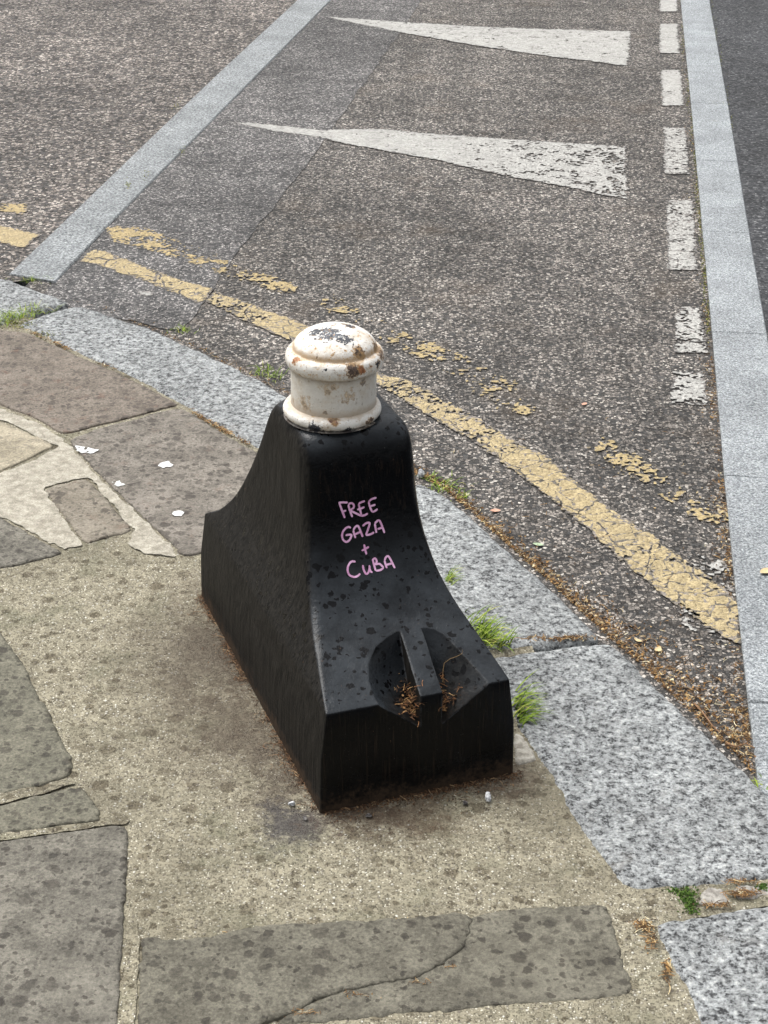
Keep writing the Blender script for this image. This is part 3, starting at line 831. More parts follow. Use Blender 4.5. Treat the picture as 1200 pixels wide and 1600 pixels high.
def pocket(secs):
    """cutter for one drain pocket: sections along the slope, each (u, wall v, floor z, outer v, slope z)"""
    V, Fc = [], []
    for u, vw, zf, vo, zo in secs:
        mid = [((vw * (1 - t) + vo * t), zf + (zo - zf) * (t ** (1.35 if u < .31 else 1.0))) for t in (0, .2, .4, .6, .8, 1)]
        ring = mid + [(vo + (vo - vw) * .05, zo + .12), (vw, zo + .12)]
        V += [(v, -u, z) for v, z in ring]
    k = 8
    for i in range(len(secs) - 1):
        for j in range(k):
            Fc.append((i * k + j, i * k + (j + 1) % k, (i + 1) * k + (j + 1) % k, (i + 1) * k + j))
    Fc.append(tuple(reversed(range(k)))); Fc.append(tuple((len(secs) - 1) * k + j for j in range(k)))
    me = mesh_from(V, Fc)
    bm = bmesh.new(); bm.from_mesh(me); bmesh.ops.recalc_face_normals(bm, faces=bm.faces); bm.to_mesh(me); bm.free()
    return me


def zsl(u):
    zz_ = np.linspace(.171, .4, 200); us = np.array([slope_prof(z, uF) for z in zz_])
    return float(np.interp(u, us[::-1], zz_[::-1]))


VW0, VW1 = .002, .036     # the rib between the pockets
VA0, VA1 = .012, .046     # where the rib starts up the slope
PL = [(.224, VA0, zsl(.224) + .002, VA0 - .012, zsl(.224) + .003), (.245, .0105, zsl(.245) - .026, -.034, zsl(.245)), (.272, .008, zsl(.272) - .046, -.056, zsl(.272)), (.3, .005, .129, -.0655, zsl(.3)), (.325, .003, .122, -.0675, zsl(.325)), (.352, VW0 - .001, .119, -.0665, .1685), (.37, VW0 - .001, .119, -.0665, .1685)]
PR = [(.226, VA1, zsl(.226) + .002, VA1 + .02, zsl(.226) + .003), (.245, .0455, zsl(.245) - .022, .077, zsl(.245)), (.272, .043, zsl(.272) - .04, .088, zsl(.272)), (.3, .040, .13, .098, zsl(.3)), (.325, .038, .122, .107, zsl(.325)), (.352, VW1, .116, .1165, .1685), (.37, VW1, .116, .1165, .1685)]

k = NT('black_gloss_paint', .4, .5)
lp = k.N.new('ShaderNodeTexCoord').outputs['Object']
sx = k.sepv(lp)
nrm = k.sepv(k.geo.outputs['Normal'])
# blotches of dust and painted sky sheen, wiped by rain drops
film_sheen = k.ramp(k.noise(16, 6, .7), .3, .7, .35, 1.)
w_ = k.warp(.014, 90, detail=3)
def drops(sc, rmax, share, off):
    v = k.vor(sc, vec=k.vmath('ADD', w_, off), dim='3D'); c = k.sep(v.outputs['Color'])
    r = k.math('MULTIPLY', k.math('MULTIPLY_ADD', c[1], rmax * .8, rmax * .2), k.math('LESS_THAN', c[0], share))
    return k.math('MULTIPLY', k.math('SUBTRACT', r, v.outputs['Distance']), 18., clamp=True)
dr = k.math('MAXIMUM', drops(58, .5, .45, (0, 0, 0)), drops(110, .5, .4, (1.7, .4, 2.2)))
# the drops only stay on the exposed slope and deck
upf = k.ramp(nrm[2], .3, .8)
dr = k.math('MULTIPLY', dr, k.ramp(nrm[2], .12, .45))
# vertical streaks of dried dust on the steep sides
sv = k.N.new('ShaderNodeVectorMath'); sv.operation = 'MULTIPLY'; k.L(lp, sv.inputs[0]); sv.inputs[1].default_value = (150, 150, 4)
streak = k.noise(1.6, 5, .65, vec=sv.outputs[0])
side = k.math('SUBTRACT', 1., upf)
col = k.mix(k.math('MULTIPLY', film_sheen, k.math('MULTIPLY_ADD', upf, .96, .03)), (.0018, .002, .0026), (.03, .0345, .0395))  # sky reflection painted into the colour as blue-grey on upward faces
dustc = k.mix(k.ramp(streak, .35, .65), (.003, .0028, .0026), (.021, .019, .0165))
# the side face turned to the pavement carries a brown dust coat
leftf = k.ramp(k.vmath('DOT_PRODUCT', k.geo.outputs['Normal'], (-math.cos(YAW), -math.sin(YAW), 0)), .5, .8)
col = k.mix(k.math('MULTIPLY', leftf, .9), col, dustc)
frontf = k.ramp(k.vmath('DOT_PRODUCT', k.geo.outputs['Normal'], (math.sin(YAW), -math.cos(YAW), 0)), .93, .985)
col = k.mix(k.math('MULTIPLY', dr, .95), col, (.002, .002, .0025))
# splashed earth near the pavement
hz = k.math('ADD', sx[2], k.math('ADD', k.math('MULTIPLY', k.math('SUBTRACT', k.noise(22, 5, .75), .5), .1), k.math('MULTIPLY', k.math('SUBTRACT', k.noise(170, 4, .8), .5), .07)))
col = k.mix(k.ramp(hz, .0, .034, .75, 0), col, k.mix(k.noise(90, 4, .7), (.03, .02, .013), (.075, .05, .032)))
# brown run marks down the front foot
col = k.mix(k.math('MULTIPLY', frontf, k.ramp(streak, .5, .72, 0, .6)), col, (.022, .015, .011))
rough = .3
# rust freckles
rus = k.math('MULTIPLY', k.ramp(k.noise(120, 5, .75), .66, .72), k.ramp(k.noise(9, 4), .48, .62))
col = k.mix(k.math('MULTIPLY', rus, .8), col, (.16, .09, .05))
scr = k.ramp(k.noise(350, 2), .72, .78, 0, .35)
col = k.mix(scr, col, (.12, .12, .12))
rough = k.mix(film_sheen, (.07, .07, .07), (.17, .17, .17))
rough = k.mix(leftf, rough, (.62, .62, .62))
rough = k.mix(dr, rough, (.16, .16, .16))
rough = k.mix(k.ramp(hz, 0, .06, 1, 0), rough, (.85, .85, .85))
bv = k.N.new('ShaderNodeBevel'); bv.samples = 6; bv.inputs['Radius'].default_value = .005
dotb = k.vmath('DOT_PRODUCT', bv.outputs[0], k.geo.outputs['Normal'])
edge = k.math('MULTIPLY', k.ramp(dotb, .8, .985, 1, 0), k.ramp(k.noise(60, 5, .75), .38, .58))
col = k.mix(k.math('MULTIPLY', edge, .75), col, (.075, .08, .085))     # paint worn thin along the sharp edges
pk = k.N.new('ShaderNodeAttribute'); pk.attribute_name = 'pocket'
pdirt = k.math('MULTIPLY', k.math('MULTIPLY', pk.outputs['Fac'], k.ramp(k.math('ADD', sx[2], k.math('MULTIPLY', k.math('SUBTRACT', k.noise(40, 4, .7), .5), .05)), .13, .175, 1, 0)), k.ramp(k.noise(26, 5, .75), .3, .55, .4, 1.))
col = k.mix(pdirt, col, k.mix(k.ramp(k.noise(140, 4, .75), .5, .68), (.0035, .003, .0025), (.022, .014, .009)))
rough = k.mix(pdirt, rough, (.7, .7, .7))
hgt = k.math('ADD', k.math('MULTIPLY', k.noise(55, 5, .6), .9), k.math('ADD', k.math('MULTIPLY', k.noise(260, 3, .6), .25), k.math('MULTIPLY', streak, k.math('MULTIPLY', side, .1))))
hgt = k.math('ADD', hgt, k.math('MULTIPLY', k.noise(7, 3, .5), 4.))
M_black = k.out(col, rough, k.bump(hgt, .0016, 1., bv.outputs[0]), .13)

tmp = bpy.data.objects.new('tmp', body_me); COL.objects.link(tmp)
for i, secs in enumerate((PL, PR)):
    co_ = bpy.data.objects.new('cut', pocket(secs)); COL.objects.link(co_)
    md = tmp.modifiers.new('b', 'BOOLEAN'); md.operation = 'DIFFERENCE'; md.solver = 'EXACT'; md.object = co_
bpy.context.view_layer.update()
dg = bpy.context.evaluated_depsgraph_get()
base_me = bpy.data.meshes.new_from_object(tmp.evaluated_get(dg))
for ob in [ob for ob in COL.objects if ob.name.startswith(('tmp', 'cut'))]:
    bpy.data.objects.remove(ob)
base_me.materials.clear()
for p in base_me.polygons: p.use_smooth = True
base_me.set_sharp_from_angle(angle=math.radians(32))
pk_at = base_me.attributes.new('pocket', 'FLOAT', 'FACE')
pk_at.data.foreach_set('value', [1. if (-p.center.y > .232 and -p.center.y < .3425 and .1 < p.center.z < zsl(-p.center.y) - .0045 and -.08 < p.center.x < .125) else 0. for p in base_me.polygons])
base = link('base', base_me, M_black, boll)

# the white post: neck, collar and domed cap are turned shapes
def lathe(prof, n=96):
    V, Fc = [], []
    for r, z in prof:
        V += [(r * math.cos(2 * math.pi * i / n), r * math.sin(2 * math.pi * i / n), z) for i in range(n)]
    for k in range(len(prof) - 1):
        for i in range(n):
            j = (i + 1) % n
            Fc.append((k * n + i, k * n + j, (k + 1) * n + j, (k + 1) * n + i))
    Fc.append(tuple(reversed(range(n)))); Fc.append(tuple((len(prof) - 1) * n + i for i in range(n)))
    me = mesh_from(V, Fc)
    for p in me.polygons: p.use_smooth = True
    me.set_sharp_from_angle(angle=math.radians(50))
    return me


def torus_prof(rc, zc, mr, mz, a0, a1, n=14):
    return [(rc + mr * math.cos(math.radians(a0 + (a1 - a0) * i / n)), zc + mz * math.sin(math.radians(a0 + (a1 - a0) * i / n))) for i in range(n + 1)]


PC = Vector((-.012, .014, 0))
RN = .0675
collar_prof = [(.071, .482), (.0765, .4845)] + torus_prof(.0672, .4955, .0103, .0098, -75, 75) + [(RN + .001, .5062), (.06, .5065)]
neck_prof = [(.05, .5), (RN, .5)] + [(RN - .0006 * math.sin(math.pi * t), .5 + .08 * t) for t in np.linspace(0, 1, 8)] + [(.05, .58)]
cap_prof = [(.05, .5675), (.066, .5665)] + torus_prof(.0665, .581, .0108, .0145, -85, 72) + [(.0684, .5955), (.0668, .5953), (.0655, .5965)]
for t in np.linspace(0, 1, 18)[1:]:
    r = .0655 * math.cos(t * math.pi / 2) ** 1.08; z = .5965 + .0345 * math.sin(t * math.pi / 2) ** 1.05
    cap_prof.append((max(r, .0008), z))


def white_paint(name, marks, clusters=()):
    k = NT(name, .5, .45)
    w = k.warp(.011, 150, detail=4)
    w2 = k.warp(.016, 70, detail=4)
    col = k.mix(k.ramp(k.noise(20, 5, .65), .3, .7), (.66, .64, .595), (.78, .77, .735))
    # yellowish rust bleed and fine grey pitting
    col = k.mix(k.ramp(k.noise(26, 6, .78), .46, .7, 0, .6), col, (.5, .38, .24))
    col = k.mix(k.ramp(k.noise(150, 4, .75), .57, .68, 0, .75), col, (.22, .15, .1))
    up = k.sepv(k.geo.outputs['Normal'])[2]
    hgt = k.math('ADD', k.math('MULTIPLY', k.noise(80, 5, .7), .8), k.math('MULTIPLY', k.noise(300, 3), .2))
    nc = k.noise(105, 5, .72); nf = k.noise(210, 3, .7)
    for (pt, R, colr, halo, thr) in clusters:
        dd = k.math('DIVIDE', k.vmath('DISTANCE', w2, tuple(pt)), R)
        fo = k.math('MULTIPLY_ADD', k.ramp(dd, .2, 1., 1, 0), .3, k.math('MULTIPLY_ADD', nf, .25, k.math('MULTIPLY', nc, .75)))
        if halo: col = k.mix(k.ramp(fo, thr - .12, thr, 0, .75), col, halo)
        mk = k.ramp(fo, thr, thr + .02, 0, 1)
        tone = k.mix(k.ramp(nf, .4, .6), colr, tuple(min(1, c * 2.2 + .01) for c in colr))
        col = k.mix(mk, col, tone); hgt = k.math('SUBTRACT', hgt, k.math('MULTIPLY', mk, .5))
    for (pt, r, colr, halo) in marks:
        n_ = k.math('MULTIPLY', k.math('SUBTRACT', k.noise(170, 4, .75), .5), r * 2.6)
        d = k.math('ADD', k.vmath('DISTANCE', w, tuple(pt)), n_)
        if halo:
            col = k.mix(k.ramp(d, r * .6, r * 1.9, .75, 0), col, halo)
        mk = k.ramp(d, r * .82, r * .9, 1, 0)
        col = k.mix(mk, col, colr)
        hgt = k.math('SUBTRACT', hgt, k.math('MULTIPLY', mk, .5))
    return k, col, hgt, w2


post_me = {'neck': lathe(neck_prof), 'collar': lathe(collar_prof), 'cap': lathe(cap_prof)}
MPOST = MB @ Matrix.Translation(PC)
trees = {nm: BVHTree.FromPolygons([MPOST @ v.co for v in me.vertices], [tuple(p.vertices) for p in me.polygons]) for nm, me in post_me.items()}


def on(nm, u, v):
    return trees[nm].ray_cast(CAM, ray(u, v))[0]


BLK, BRN, RST = (.02, .022, .028), (.055, .036, .026), (.17, .07, .028)
HAL = (.45, .27, .11)
spec = {'cap': [(492, 529, .0028, BLK, None), (508, 535, .003, BLK, None), (528, 533, .002, BLK, None), (539, 538, .0022, BLK, None), (552, 538, .0022, BLK, None), (553, 526, .002, BLK, None), (495, 559, .0018, BLK, None), (545, 509, .004, BLK, None), (537, 506, .004, (.2, .18, .16), HAL), (520, 509, .003, (.25, .22, .2), HAL), (525, 506, .003, BRN, None),
                (560, 552, .0055, BRN, HAL), (564, 556, .0045, BRN, HAL), (570, 548, .002, BRN, None), (590, 535, .004, BRN, HAL), (585, 527, .003, BRN, None),
                (579, 572, .003, RST, HAL), (591, 568, .0035, BLK, None), (508, 578, .0022, BLK, None), (503, 582, .0013, BLK, None)],
        'neck': [(568, 595, .003, BRN, HAL), (545, 594, .0025, BRN, None), (520, 607, .003, (.3, .22, .14), HAL), (512, 613, .003, (.32, .24, .15), HAL), (475, 630, .004, (.33, .23, .13), HAL), (480, 636, .003, (.3, .2, .11), HAL), (508, 645, .003, BRN, HAL), (536, 628, .002, (.33, .25, .17), HAL), (541, 627, .002, (.3, .2, .15), HAL), (460, 625, .004, (.42, .3, .17), HAL)],
        'collar': [(519, 657, .0042, (.1, .045, .03), (.5, .28, .13)), (525, 656, .003, (.12, .055, .035), (.5, .28, .13)), (523, 664, .003, (.4, .22, .1), (.5, .33, .17)), (489, 667, .0032, BLK, None), (495, 669, .003, BLK, None), (505, 671, .0025, BLK, None), (540, 673, .003, BLK, None), (583, 661, .0025, BLK, None), (468, 661, .003, BLK, None), (508, 651, .0028, (.3, .16, .08), HAL), (490, 650, .003, (.45, .33, .2), HAL)]}
clus = {'cap': [(512, 520, .04, (.025, .03, .04), None, .73), (529, 525, .022, (.07, .08, .1), None, .74), (493, 519, .02, (.015, .018, .024), None, .7), (548, 510, .02, BLK, None, .72), (562, 552, .016, BRN, HAL, .68), (553, 577, .02, BRN, HAL, .66), (566, 578, .011, RST, HAL, .69), (460, 565, .014, RST, HAL, .71), (590, 548, .03, BRN, HAL, .74), (591, 570, .012, BLK, HAL, .7), (540, 530, .03, BLK, None, .78)],
        'neck': [(478, 632, .03, (.36, .27, .18), HAL, .84), (545, 620, .03, (.38, .29, .19), HAL, .85), (568, 598, .01, BRN, HAL, .72), (515, 600, .035, (.38, .3, .21), HAL, .85)],
        'collar': [(521, 657, .014, (.09, .04, .028), HAL, .68), (495, 669, .02, BLK, None, .7), (545, 672, .02, BLK, None, .72), (580, 660, .016, BRN, HAL, .72), (455, 655, .02, BRN, HAL, .76)]}
for nm, label in (('neck', None), ('collar', None), ('cap', None)):
    marks = [(on(nm, u, v), r, c, h) for u, v, r, c, h in spec[nm] if on(nm, u, v) is not None]
    cl = [(on(nm, u, v), R, c, h, t) for u, v, R, c, h, t in clus.get(nm, ()) if on(nm, u, v) is not None]
    k, col, hgt, w2 = white_paint('white_paint_on_' + nm, marks, cl)
    lz = k.sepv(k.pos)[2]
    nz = k.math('MULTIPLY', k.math('SUBTRACT', k.noise(60, 5, .75), .5), .016)
    hz = k.math('ADD', lz, nz)
    if nm == 'neck':     # rust stain that collects at both ends of the neck
        col = k.mix(k.ramp(hz, .507, .522, .7, 0), col, (.33, .22, .12))
        col = k.mix(k.ramp(hz, .556, .568, 0, .7), col, (.2, .14, .09))
        col = k.mix(.35, col, (.5, .47, .41))
    if nm == 'cap':      # dirt held in the groove under the dome
        col = k.mix(k.math('MULTIPLY', k.ramp(hz, .592, .597, 0, .75), k.ramp(hz, .599, .609, 1, 0)), col, (.4, .25, .11))
        col = k.mix(k.ramp(hz, .566, .573, .6, 0), col, (.3, .2, .12))
    if nm == 'collar':
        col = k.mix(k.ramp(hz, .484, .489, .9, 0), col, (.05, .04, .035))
        col = k.mix(k.ramp(hz, .501, .507, 0, .6), col, (.36, .26, .15))
    mat = k.out(col, None, k.bump(hgt, .0022, 1.))
    o = link(nm, post_me[nm], mat, boll); o.location = PC + Vector({'collar': (-.0045, 0, 0), 'neck': (-.002, 0, 0)}.get(nm, (0, 0, 0)))

# handwriting on the front face
BT = BVHTree.FromPolygons([MB @ v.co for v in base_me.vertices], [tuple(p.vertices) for p in base_me.polygons])
strokes = [[(215, 190), (270, 186), (325, 188)], [(225, 195), (258, 285), (290, 370)], [(255, 300), (305, 280)],
           [(330, 215), (352, 290), (378, 358)], [(330, 215), (352, 197), (378, 198), (395, 220), (390, 250), (345, 283)], [(350, 280), (415, 312), (482, 345)],
           [(525, 170), (485, 183), (450, 202)], [(450, 202), (466, 265), (484, 338)], [(435, 272), (480, 258), (520, 240)], [(476, 345), (520, 337), (560, 315)],
           [(660, 131), (605, 148), (568, 180)], [(568, 180), (584, 240), (610, 300)], [(588, 232), (648, 212)], [(610, 300), (645, 285), (673, 262)],
           [(360, 487), (335, 475), (300, 490), (268, 530), (257, 575), (268, 622), (305, 650), (340, 632), (360, 598), (366, 568), (330, 566), (298, 574)],
           [(388, 515), (400, 560), (415, 605)], [(388, 515), (410, 478), (440, 462), (465, 502), (500, 592)], [(408, 562), (485, 527)],
           [(497, 466), (535, 434), (572, 424), (580, 440), (562, 500), (543, 565), (590, 560), (633, 538)],
           [(640, 435), (650, 490), (660, 545)], [(640, 435), (668, 406), (695, 400), (720, 450), (755, 546)], [(672, 500), (742, 478)],
           [(515, 680), (528, 740), (543, 798)], [(487, 755), (572, 708)],
           [(416, 882), (372, 880), (340, 912), (322, 968), (340, 1034), (398, 1062), (440, 1050), (470, 1022)],
           [(500, 922), (512, 980), (540, 1026), (566, 1008), (580, 960), (577, 925)], [(580, 960), (592, 995), (614, 1010)],
           [(615, 850), (632, 920), (652, 992)], [(615, 860), (642, 844), (662, 870), (656, 904), (634, 918)], [(640, 916), (692, 908), (722, 930), (738, 952), (712, 978), (655, 992)],
           [(755, 870), (768, 918), (782, 960)], [(755, 870), (770, 832), (796, 818), (822, 852), (876, 960)], [(768, 922), (858, 898)]]


def smooth_line(pts, step=2.2):
    pts = [Vector((a, b)) for a, b in pts]
    if len(pts) == 2: ctrl = [pts[0] * 2 - pts[1]] + pts + [pts[1] * 2 - pts[0]]
    else: ctrl = [pts[0] * 2 - pts[1]] + pts + [pts[-1] * 2 - pts[-2]]
    out = []
    for i in range(1, len(ctrl) - 2):
        p0, p1, p2, p3 = ctrl[i - 1:i + 3]; n = max(2, int((p2 - p1).length / step / 3))
        for j in range(n):
            t = j / n
            out.append(.5 * ((2 * p1) + (p2 - p0) * t + (2 * p0 - 5 * p1 + 4 * p2 - p3) * t * t + (3 * p1 - p0 - 3 * p2 + p3) * t ** 3))
    out.append(ctrl[-2])
    return out


V, Fc = [], []
MBI = MB.inverted()
for si, st in enumerate(strokes):
    hits = []
    for q in smooth_line(st):
        h = BT.ray_cast(CAM, ray(500 + q.x / 7.5, 760 + q.y / 7.5))
        if h[0] is not None: hits.append((h[0], h[1]))
    for i, (p, nrm_) in enumerate(hits):
        a = hits[max(0, i - 1)][0]; b = hits[min(len(hits) - 1, i + 1)][0]
        t = (b - a).normalized(); sd = t.cross(nrm_).normalized()
        e = min(i, len(hits) - 1 - i) * (hits[1][0] - hits[0][0]).length
        hw = .00175 * (.85 + .3 * random.random() * .5) * min(1., .55 + e / .0035)
        lift = nrm_ * (.0005 + .00004 * (si % 8))
        V += [MBI @ (p + sd * hw + lift), MBI @ (p - sd * hw + lift)]
        if i: k0 = len(V) - 4; Fc.append((k0, k0 + 1, k0 + 3, k0 + 2))
link('lettering', mesh_from(V, Fc), M_ink, base)['label'] = 'pink handwriting reading FREE GAZA + CUBA'


# ------------------------------------------------------------------ litter, moss, grass
class Bits:
    def __init__(s): s.V = []; s.F = []

    def flake(s, x, y, z, size, asp=.6, tilt=.45, lift=.0):
        a = random.uniform(0, 6.283); n = random.choice((4, 5, 5, 6))
        tx, ty = random.gauss(0, tilt), random.gauss(0, tilt)
        R = Matrix.Rotation(a, 3, 'Z') @ Matrix.Rotation(tx, 3, 'X') @ Matrix.Rotation(ty, 3, 'Y')
        o = len(s.V); pts = []
        for i in range(n):
            t = 6.283 * i / n + random.uniform(-.3, .3); r = size * random.uniform(.6, 1.1)
            pts.append(R @ Vector((r * math.cos(t), r * asp * math.sin(t), 0)))
        zmin = min(p.z for p in pts)
        for p in pts: s.V.append((x + p.x, y + p.y, z + p.z - zmin + lift))
        c = R @ Vector((0, 0, size * random.uniform(-.15, .3)))
        s.V.append((x + c.x, y + c.y, z + c.z - zmin + lift))
        for i in range(n): s.F.append((o + i, o + (i + 1) % n, o + n))

    def needle(s, x, y, z, ln, w=.0007):
        a = random.uniform(0, 6.283); o = len(s.V); bend = random.uniform(-.6, .6); n = 4
        dx, dy = math.cos(a), math.sin(a); h0 = random.uniform(0.0003, .003)
        for i in range(n + 1):
            t = i / n - .5; aa = a + bend * t
            px, py = x + ln * t * math.cos(aa), y + ln * t * math.sin(aa)
            nx, ny = -math.sin(aa) * w / 2, math.cos(aa) * w / 2
            zz_ = z + h0 + (.25 - t * t) * ln * .15
            s.V += [(px + nx, py + ny, zz_), (px - nx, py - ny, zz_ + w * .4)]
            if i: k = len(s.V) - 4; s.F.append((k, k + 1, k + 3, k + 2))

    def blade(s, x, y, z, ln, w, az, lean, droop):
        o = len(s.V); n = 6; p = Vector((x, y, z)); el = lean
        for i in range(n + 1):
            t = i / n; ww = w * (1 - t ** 1.6) * .5 + .0001
            nx, ny = -math.sin(az) * ww, math.cos(az) * ww
            s.V += [(p.x + nx, p.y + ny, p.z), (p.x - nx, p.y - ny, p.z)]
            if i: k = len(s.V) - 4; s.F.append((k, k + 1, k + 3, k + 2))
            st = ln / n
            p = p + Vector((math.cos(az) * math.cos(el), math.sin(az) * math.cos(el), math.sin(el))) * st
            el -= droop / n; p.z = max(p.z, z + .001)

    def build(s, name, mat, label, cat, kind=None, group=None):
        o = link(name, mesh_from(s.V, s.F), mat); tag(o, label, cat, group, kind); return centre(o)


def path_len(pts):
    d = [0]
    for a, b in zip(pts, pts[1:]): d.append(d[-1] + math.hypot(b[0] - a[0], b[1] - a[1]))
    return d


def at_path(pts, d, s):
    i = min(max(int(np.searchsorted(d, s)) - 1, 0), len(pts) - 2); t = (s - d[i]) / max(d[i + 1] - d[i], 1e-9)
    p = along(pts[i], pts[i + 1], t); tx, ty = pts[i + 1][0] - pts[i][0], pts[i + 1][1] - pts[i][1]; l = math.hypot(tx, ty)
    return p, (tx / l, ty / l)


# gutter between the corner kerb and the road
g_px = [(600, 712), (652, 742), (690, 762), (735, 800), (790, 849), (850, 902), (900, 948), (945, 993), (1000, 1039), (1044, 1082), (1100, 1135), (1150, 1185), (1215, 1248)]
gp = PP(g_px, Z_ROAD); gd = path_len(gp); GLN = gd[-1]
B = Bits()
KLy = [q[1] for q in KL + kn][::-1]; KLx = [q[0] for q in KL + kn][::-1]
for i in range(7600):
    s = GLN * (1 - random.random() ** 1.75) if random.random() < .9 else random.uniform(0, GLN)
    f = s / GLN
    wid = .005 + .014 * f + .085 * max(0, f - .5)
    p, t = at_path(gp, gd, s)
    off = min(random.expovariate(1 / wid), .26) + .001
    if vnoise(np.array([p[0] * 22 + off * 60]), np.array([p[1] * 22]), 5)[0] < .3 * random.random(): continue
    x, y = p[0] - t[1] * off, p[1] + t[0] * off
    if x > np.interp(y, KLy, KLx) - .002: continue
    if random.random() < .32: B.needle(x, y, Z_ROAD, random.uniform(.006, .018), random.uniform(.0006, .0012))
    else: B.flake(x, y, Z_ROAD, random.choice((.0009, .0012, .0016, .002, .0025, .003, .0045)), random.uniform(.35, .9), lift=random.uniform(0, .0025))
B.build('leaf_litter', M_litter, 'orange brown dry leaf litter drifted along the corner kerb', 'leaf litter', 'stuff')
B = Bits()
for i in range(700):
    s = random.random(); k_ = s * (len(g_px) - 1)
    row = np.interp(random.random(), [0, 1], [470, 735])
    u = np.interp(row, [470, 490, 537, 617, 700, 735], [108, 172, 290, 448, 590, 640]); u += random.expovariate(1 / 4.)
    x, y = P(u, row - random.expovariate(1 / 2.), Z_ROAD)
    if random.random() < .4: B.needle(x, y, Z_ROAD, random.uniform(.006, .016))
    else: B.flake(x, y, Z_ROAD, random.choice((.0015, .002, .003)), .6)
B.build('leaf_litter', M_litter, 'thin line of brown crumbs along the kerb behind the bollard', 'leaf litter', 'stuff')
# crumbs along the right kerb
B = Bits()
for i in range(2600):
    row = 30 + 1120 * random.random() ** .6
    x, y = kerb_at(row); off = random.expovariate(1 / .011) + .001
    if off > .07: continue
    if vnoise(np.array([y * 7.]), np.array([0.]), 15)[0] < .42 and random.random() < .8: continue
    if random.random() < .35: B.needle(x - off, y, Z_ROAD, random.uniform(.006, .018))
    else: B.flake(x - off, y, Z_ROAD, random.choice((.0014, .002, .0028, .0038)), .6)
B.build('leaf_litter', M_litter, 'brown crumbs and needles along the left side of the right kerb', 'leaf litter', 'stuff')
# loose bits on the road
B = Bits()
for i in range(420):
    u, v = random.uniform(700, 1180), random.uniform(640, 1180)
    x, y = P(u, v, Z_ROAD)
    kx = np.interp(y, [p[1] for p in gp[::-1]], [p[0] for p in gp[::-1]])
    if x < kx + .02 or x > kerb_at(v)[0] - .004: continue
    if random.random() < .6: B.needle(x, y, Z_ROAD + .002, random.uniform(.006, .02))
    else: B.flake(x, y, Z_ROAD + .002, random.choice((.0015, .0022, .003)), .6)
B.build('leaf_litter', M_litter, 'loose needles and leaf crumbs scattered over the road corner', 'leaf litter', 'stuff')


def local(u, v, z):
    q = MB @ Vector((v, -u, z)); return q.x, q.y


# rusty dirt at the front of the foot
B = Bits()
for i in range(3000):
    v = random.uniform(-.155, .17) ; 
    if random.random() > .5 + .5 * math.exp(-((v - .04) / .075) ** 2): continue
    u = .3505 + random.expovariate(1 / random.choice((.004, .012)))
    if u > .42: continue
    x, y = local(u, v, 0)
    if random.random() < .2: B.needle(x, y, .0005, random.uniform(.005, .014), .0007)
    else: B.flake(x, y, .0003, random.choice((.0008, .0011, .0015, .0022)), .7)
B.build('soil_crumbs', M_rust, 'rusty brown soil crumbs along the front foot of the bollard', 'soil', 'stuff')
B = Bits()
for i in range(2400):
    u = random.uniform(-.345, .35); v = -.1585 - random.expovariate(1 / random.choice((.003, .01)))
    if v < -.24: continue
    if vnoise(np.array([u * 14.]), np.array([0.]), 8)[0] < .45 and random.random() < .75: continue
    x, y = local(u, v, 0)
    if random.random() < .35: B.needle(x, y, .0005, random.uniform(.006, .02), .0007)
    else: B.flake(x, y, .0003, random.choice((.0008, .0012, .0017)), .7)
B.build('soil_crumbs', M_rust, 'brown crumbs and fibres along the left side of the bollard', 'soil', 'stuff')


def on_base(u, v):
    return BT.ray_cast(CAM, ray(u, v))[0]


# dry debris lying in the two drain pockets
for lab, spots_ in (('dry brown plant debris in the left pocket of the bollard foot', [(640, 1096, 13, 18, 130), (646, 1116, 8, 8, 40), (630, 1075, 9, 12, 20)]),
                    ('dry stems and seed husks in the right pocket of the bollard foot', [(694, 1100, 4, 14, 50), (706, 1090, 9, 10, 20), (692, 1060, 3, 14, 14), (716, 1075, 6, 5, 6)])):
    B = Bits()
    for cu, cv, su, sv_, nn in spots_:
        for i in range(nn):
            q = on_base(random.gauss(cu, su * .6), random.gauss(cv, sv_ * .6))
            if q is None or q.z > .2 or q.z < .1: continue
            if random.random() < .6: B.needle(q.x, q.y, q.z + .001, random.uniform(.008, .024), .0008)
            else: B.flake(q.x, q.y, q.z, random.choice((.0015, .0025, .0035)), .6, lift=.001)
    B.build('plant_debris', M_debris, lab, 'plant debris', 'stuff')


def tube(pts, r0, r1, n=6):
    V, Fc = [], []
    for i, p in enumerate(pts):
        a = pts[max(0, i - 1)]; b = pts[min(len(pts) - 1, i + 1)]; t = (b - a).normalized()
        s_ = t.cross(Vector((0, 0, 1))); s_ = s_.normalized() if s_.length > 1e-4 else Vector((1, 0, 0)); w = t.cross(s_)
        r = r0 + (r1 - r0) * i / max(1, len(pts) - 1)
        V += [p + s_ * r * math.cos(6.283 * j / n) + w * r * math.sin(6.283 * j / n) for j in range(n)]
    for i in range(len(pts) - 1):
        for j in range(n): Fc.append((i * n + j, i * n + (j + 1) % n, (i + 1) * n + (j + 1) % n, (i + 1) * n + j))
    Fc.append(tuple(reversed(range(n)))); Fc.append(tuple((len(pts) - 1) * n + j for j in range(n)))
    return mesh_from(V, Fc)


k = NT('dry_straw', .8, .2); M_straw = k.out((.26, .17, .08))
st = [on_base(a, b) for a, b in ((692, 1068), (692, 1052), (694, 1043), (703, 1038), (714, 1036), (722, 1033), (722, 1029))]
o = link('dry_stem', tube([q + Vector((0, 0, .004 + .002 * i)) for i, q in enumerate(st) if q], .0005, .0003), M_straw)
tag(o, 'thin curled dry stem standing in the right pocket of the bollard', 'dry stem'); centre(o)


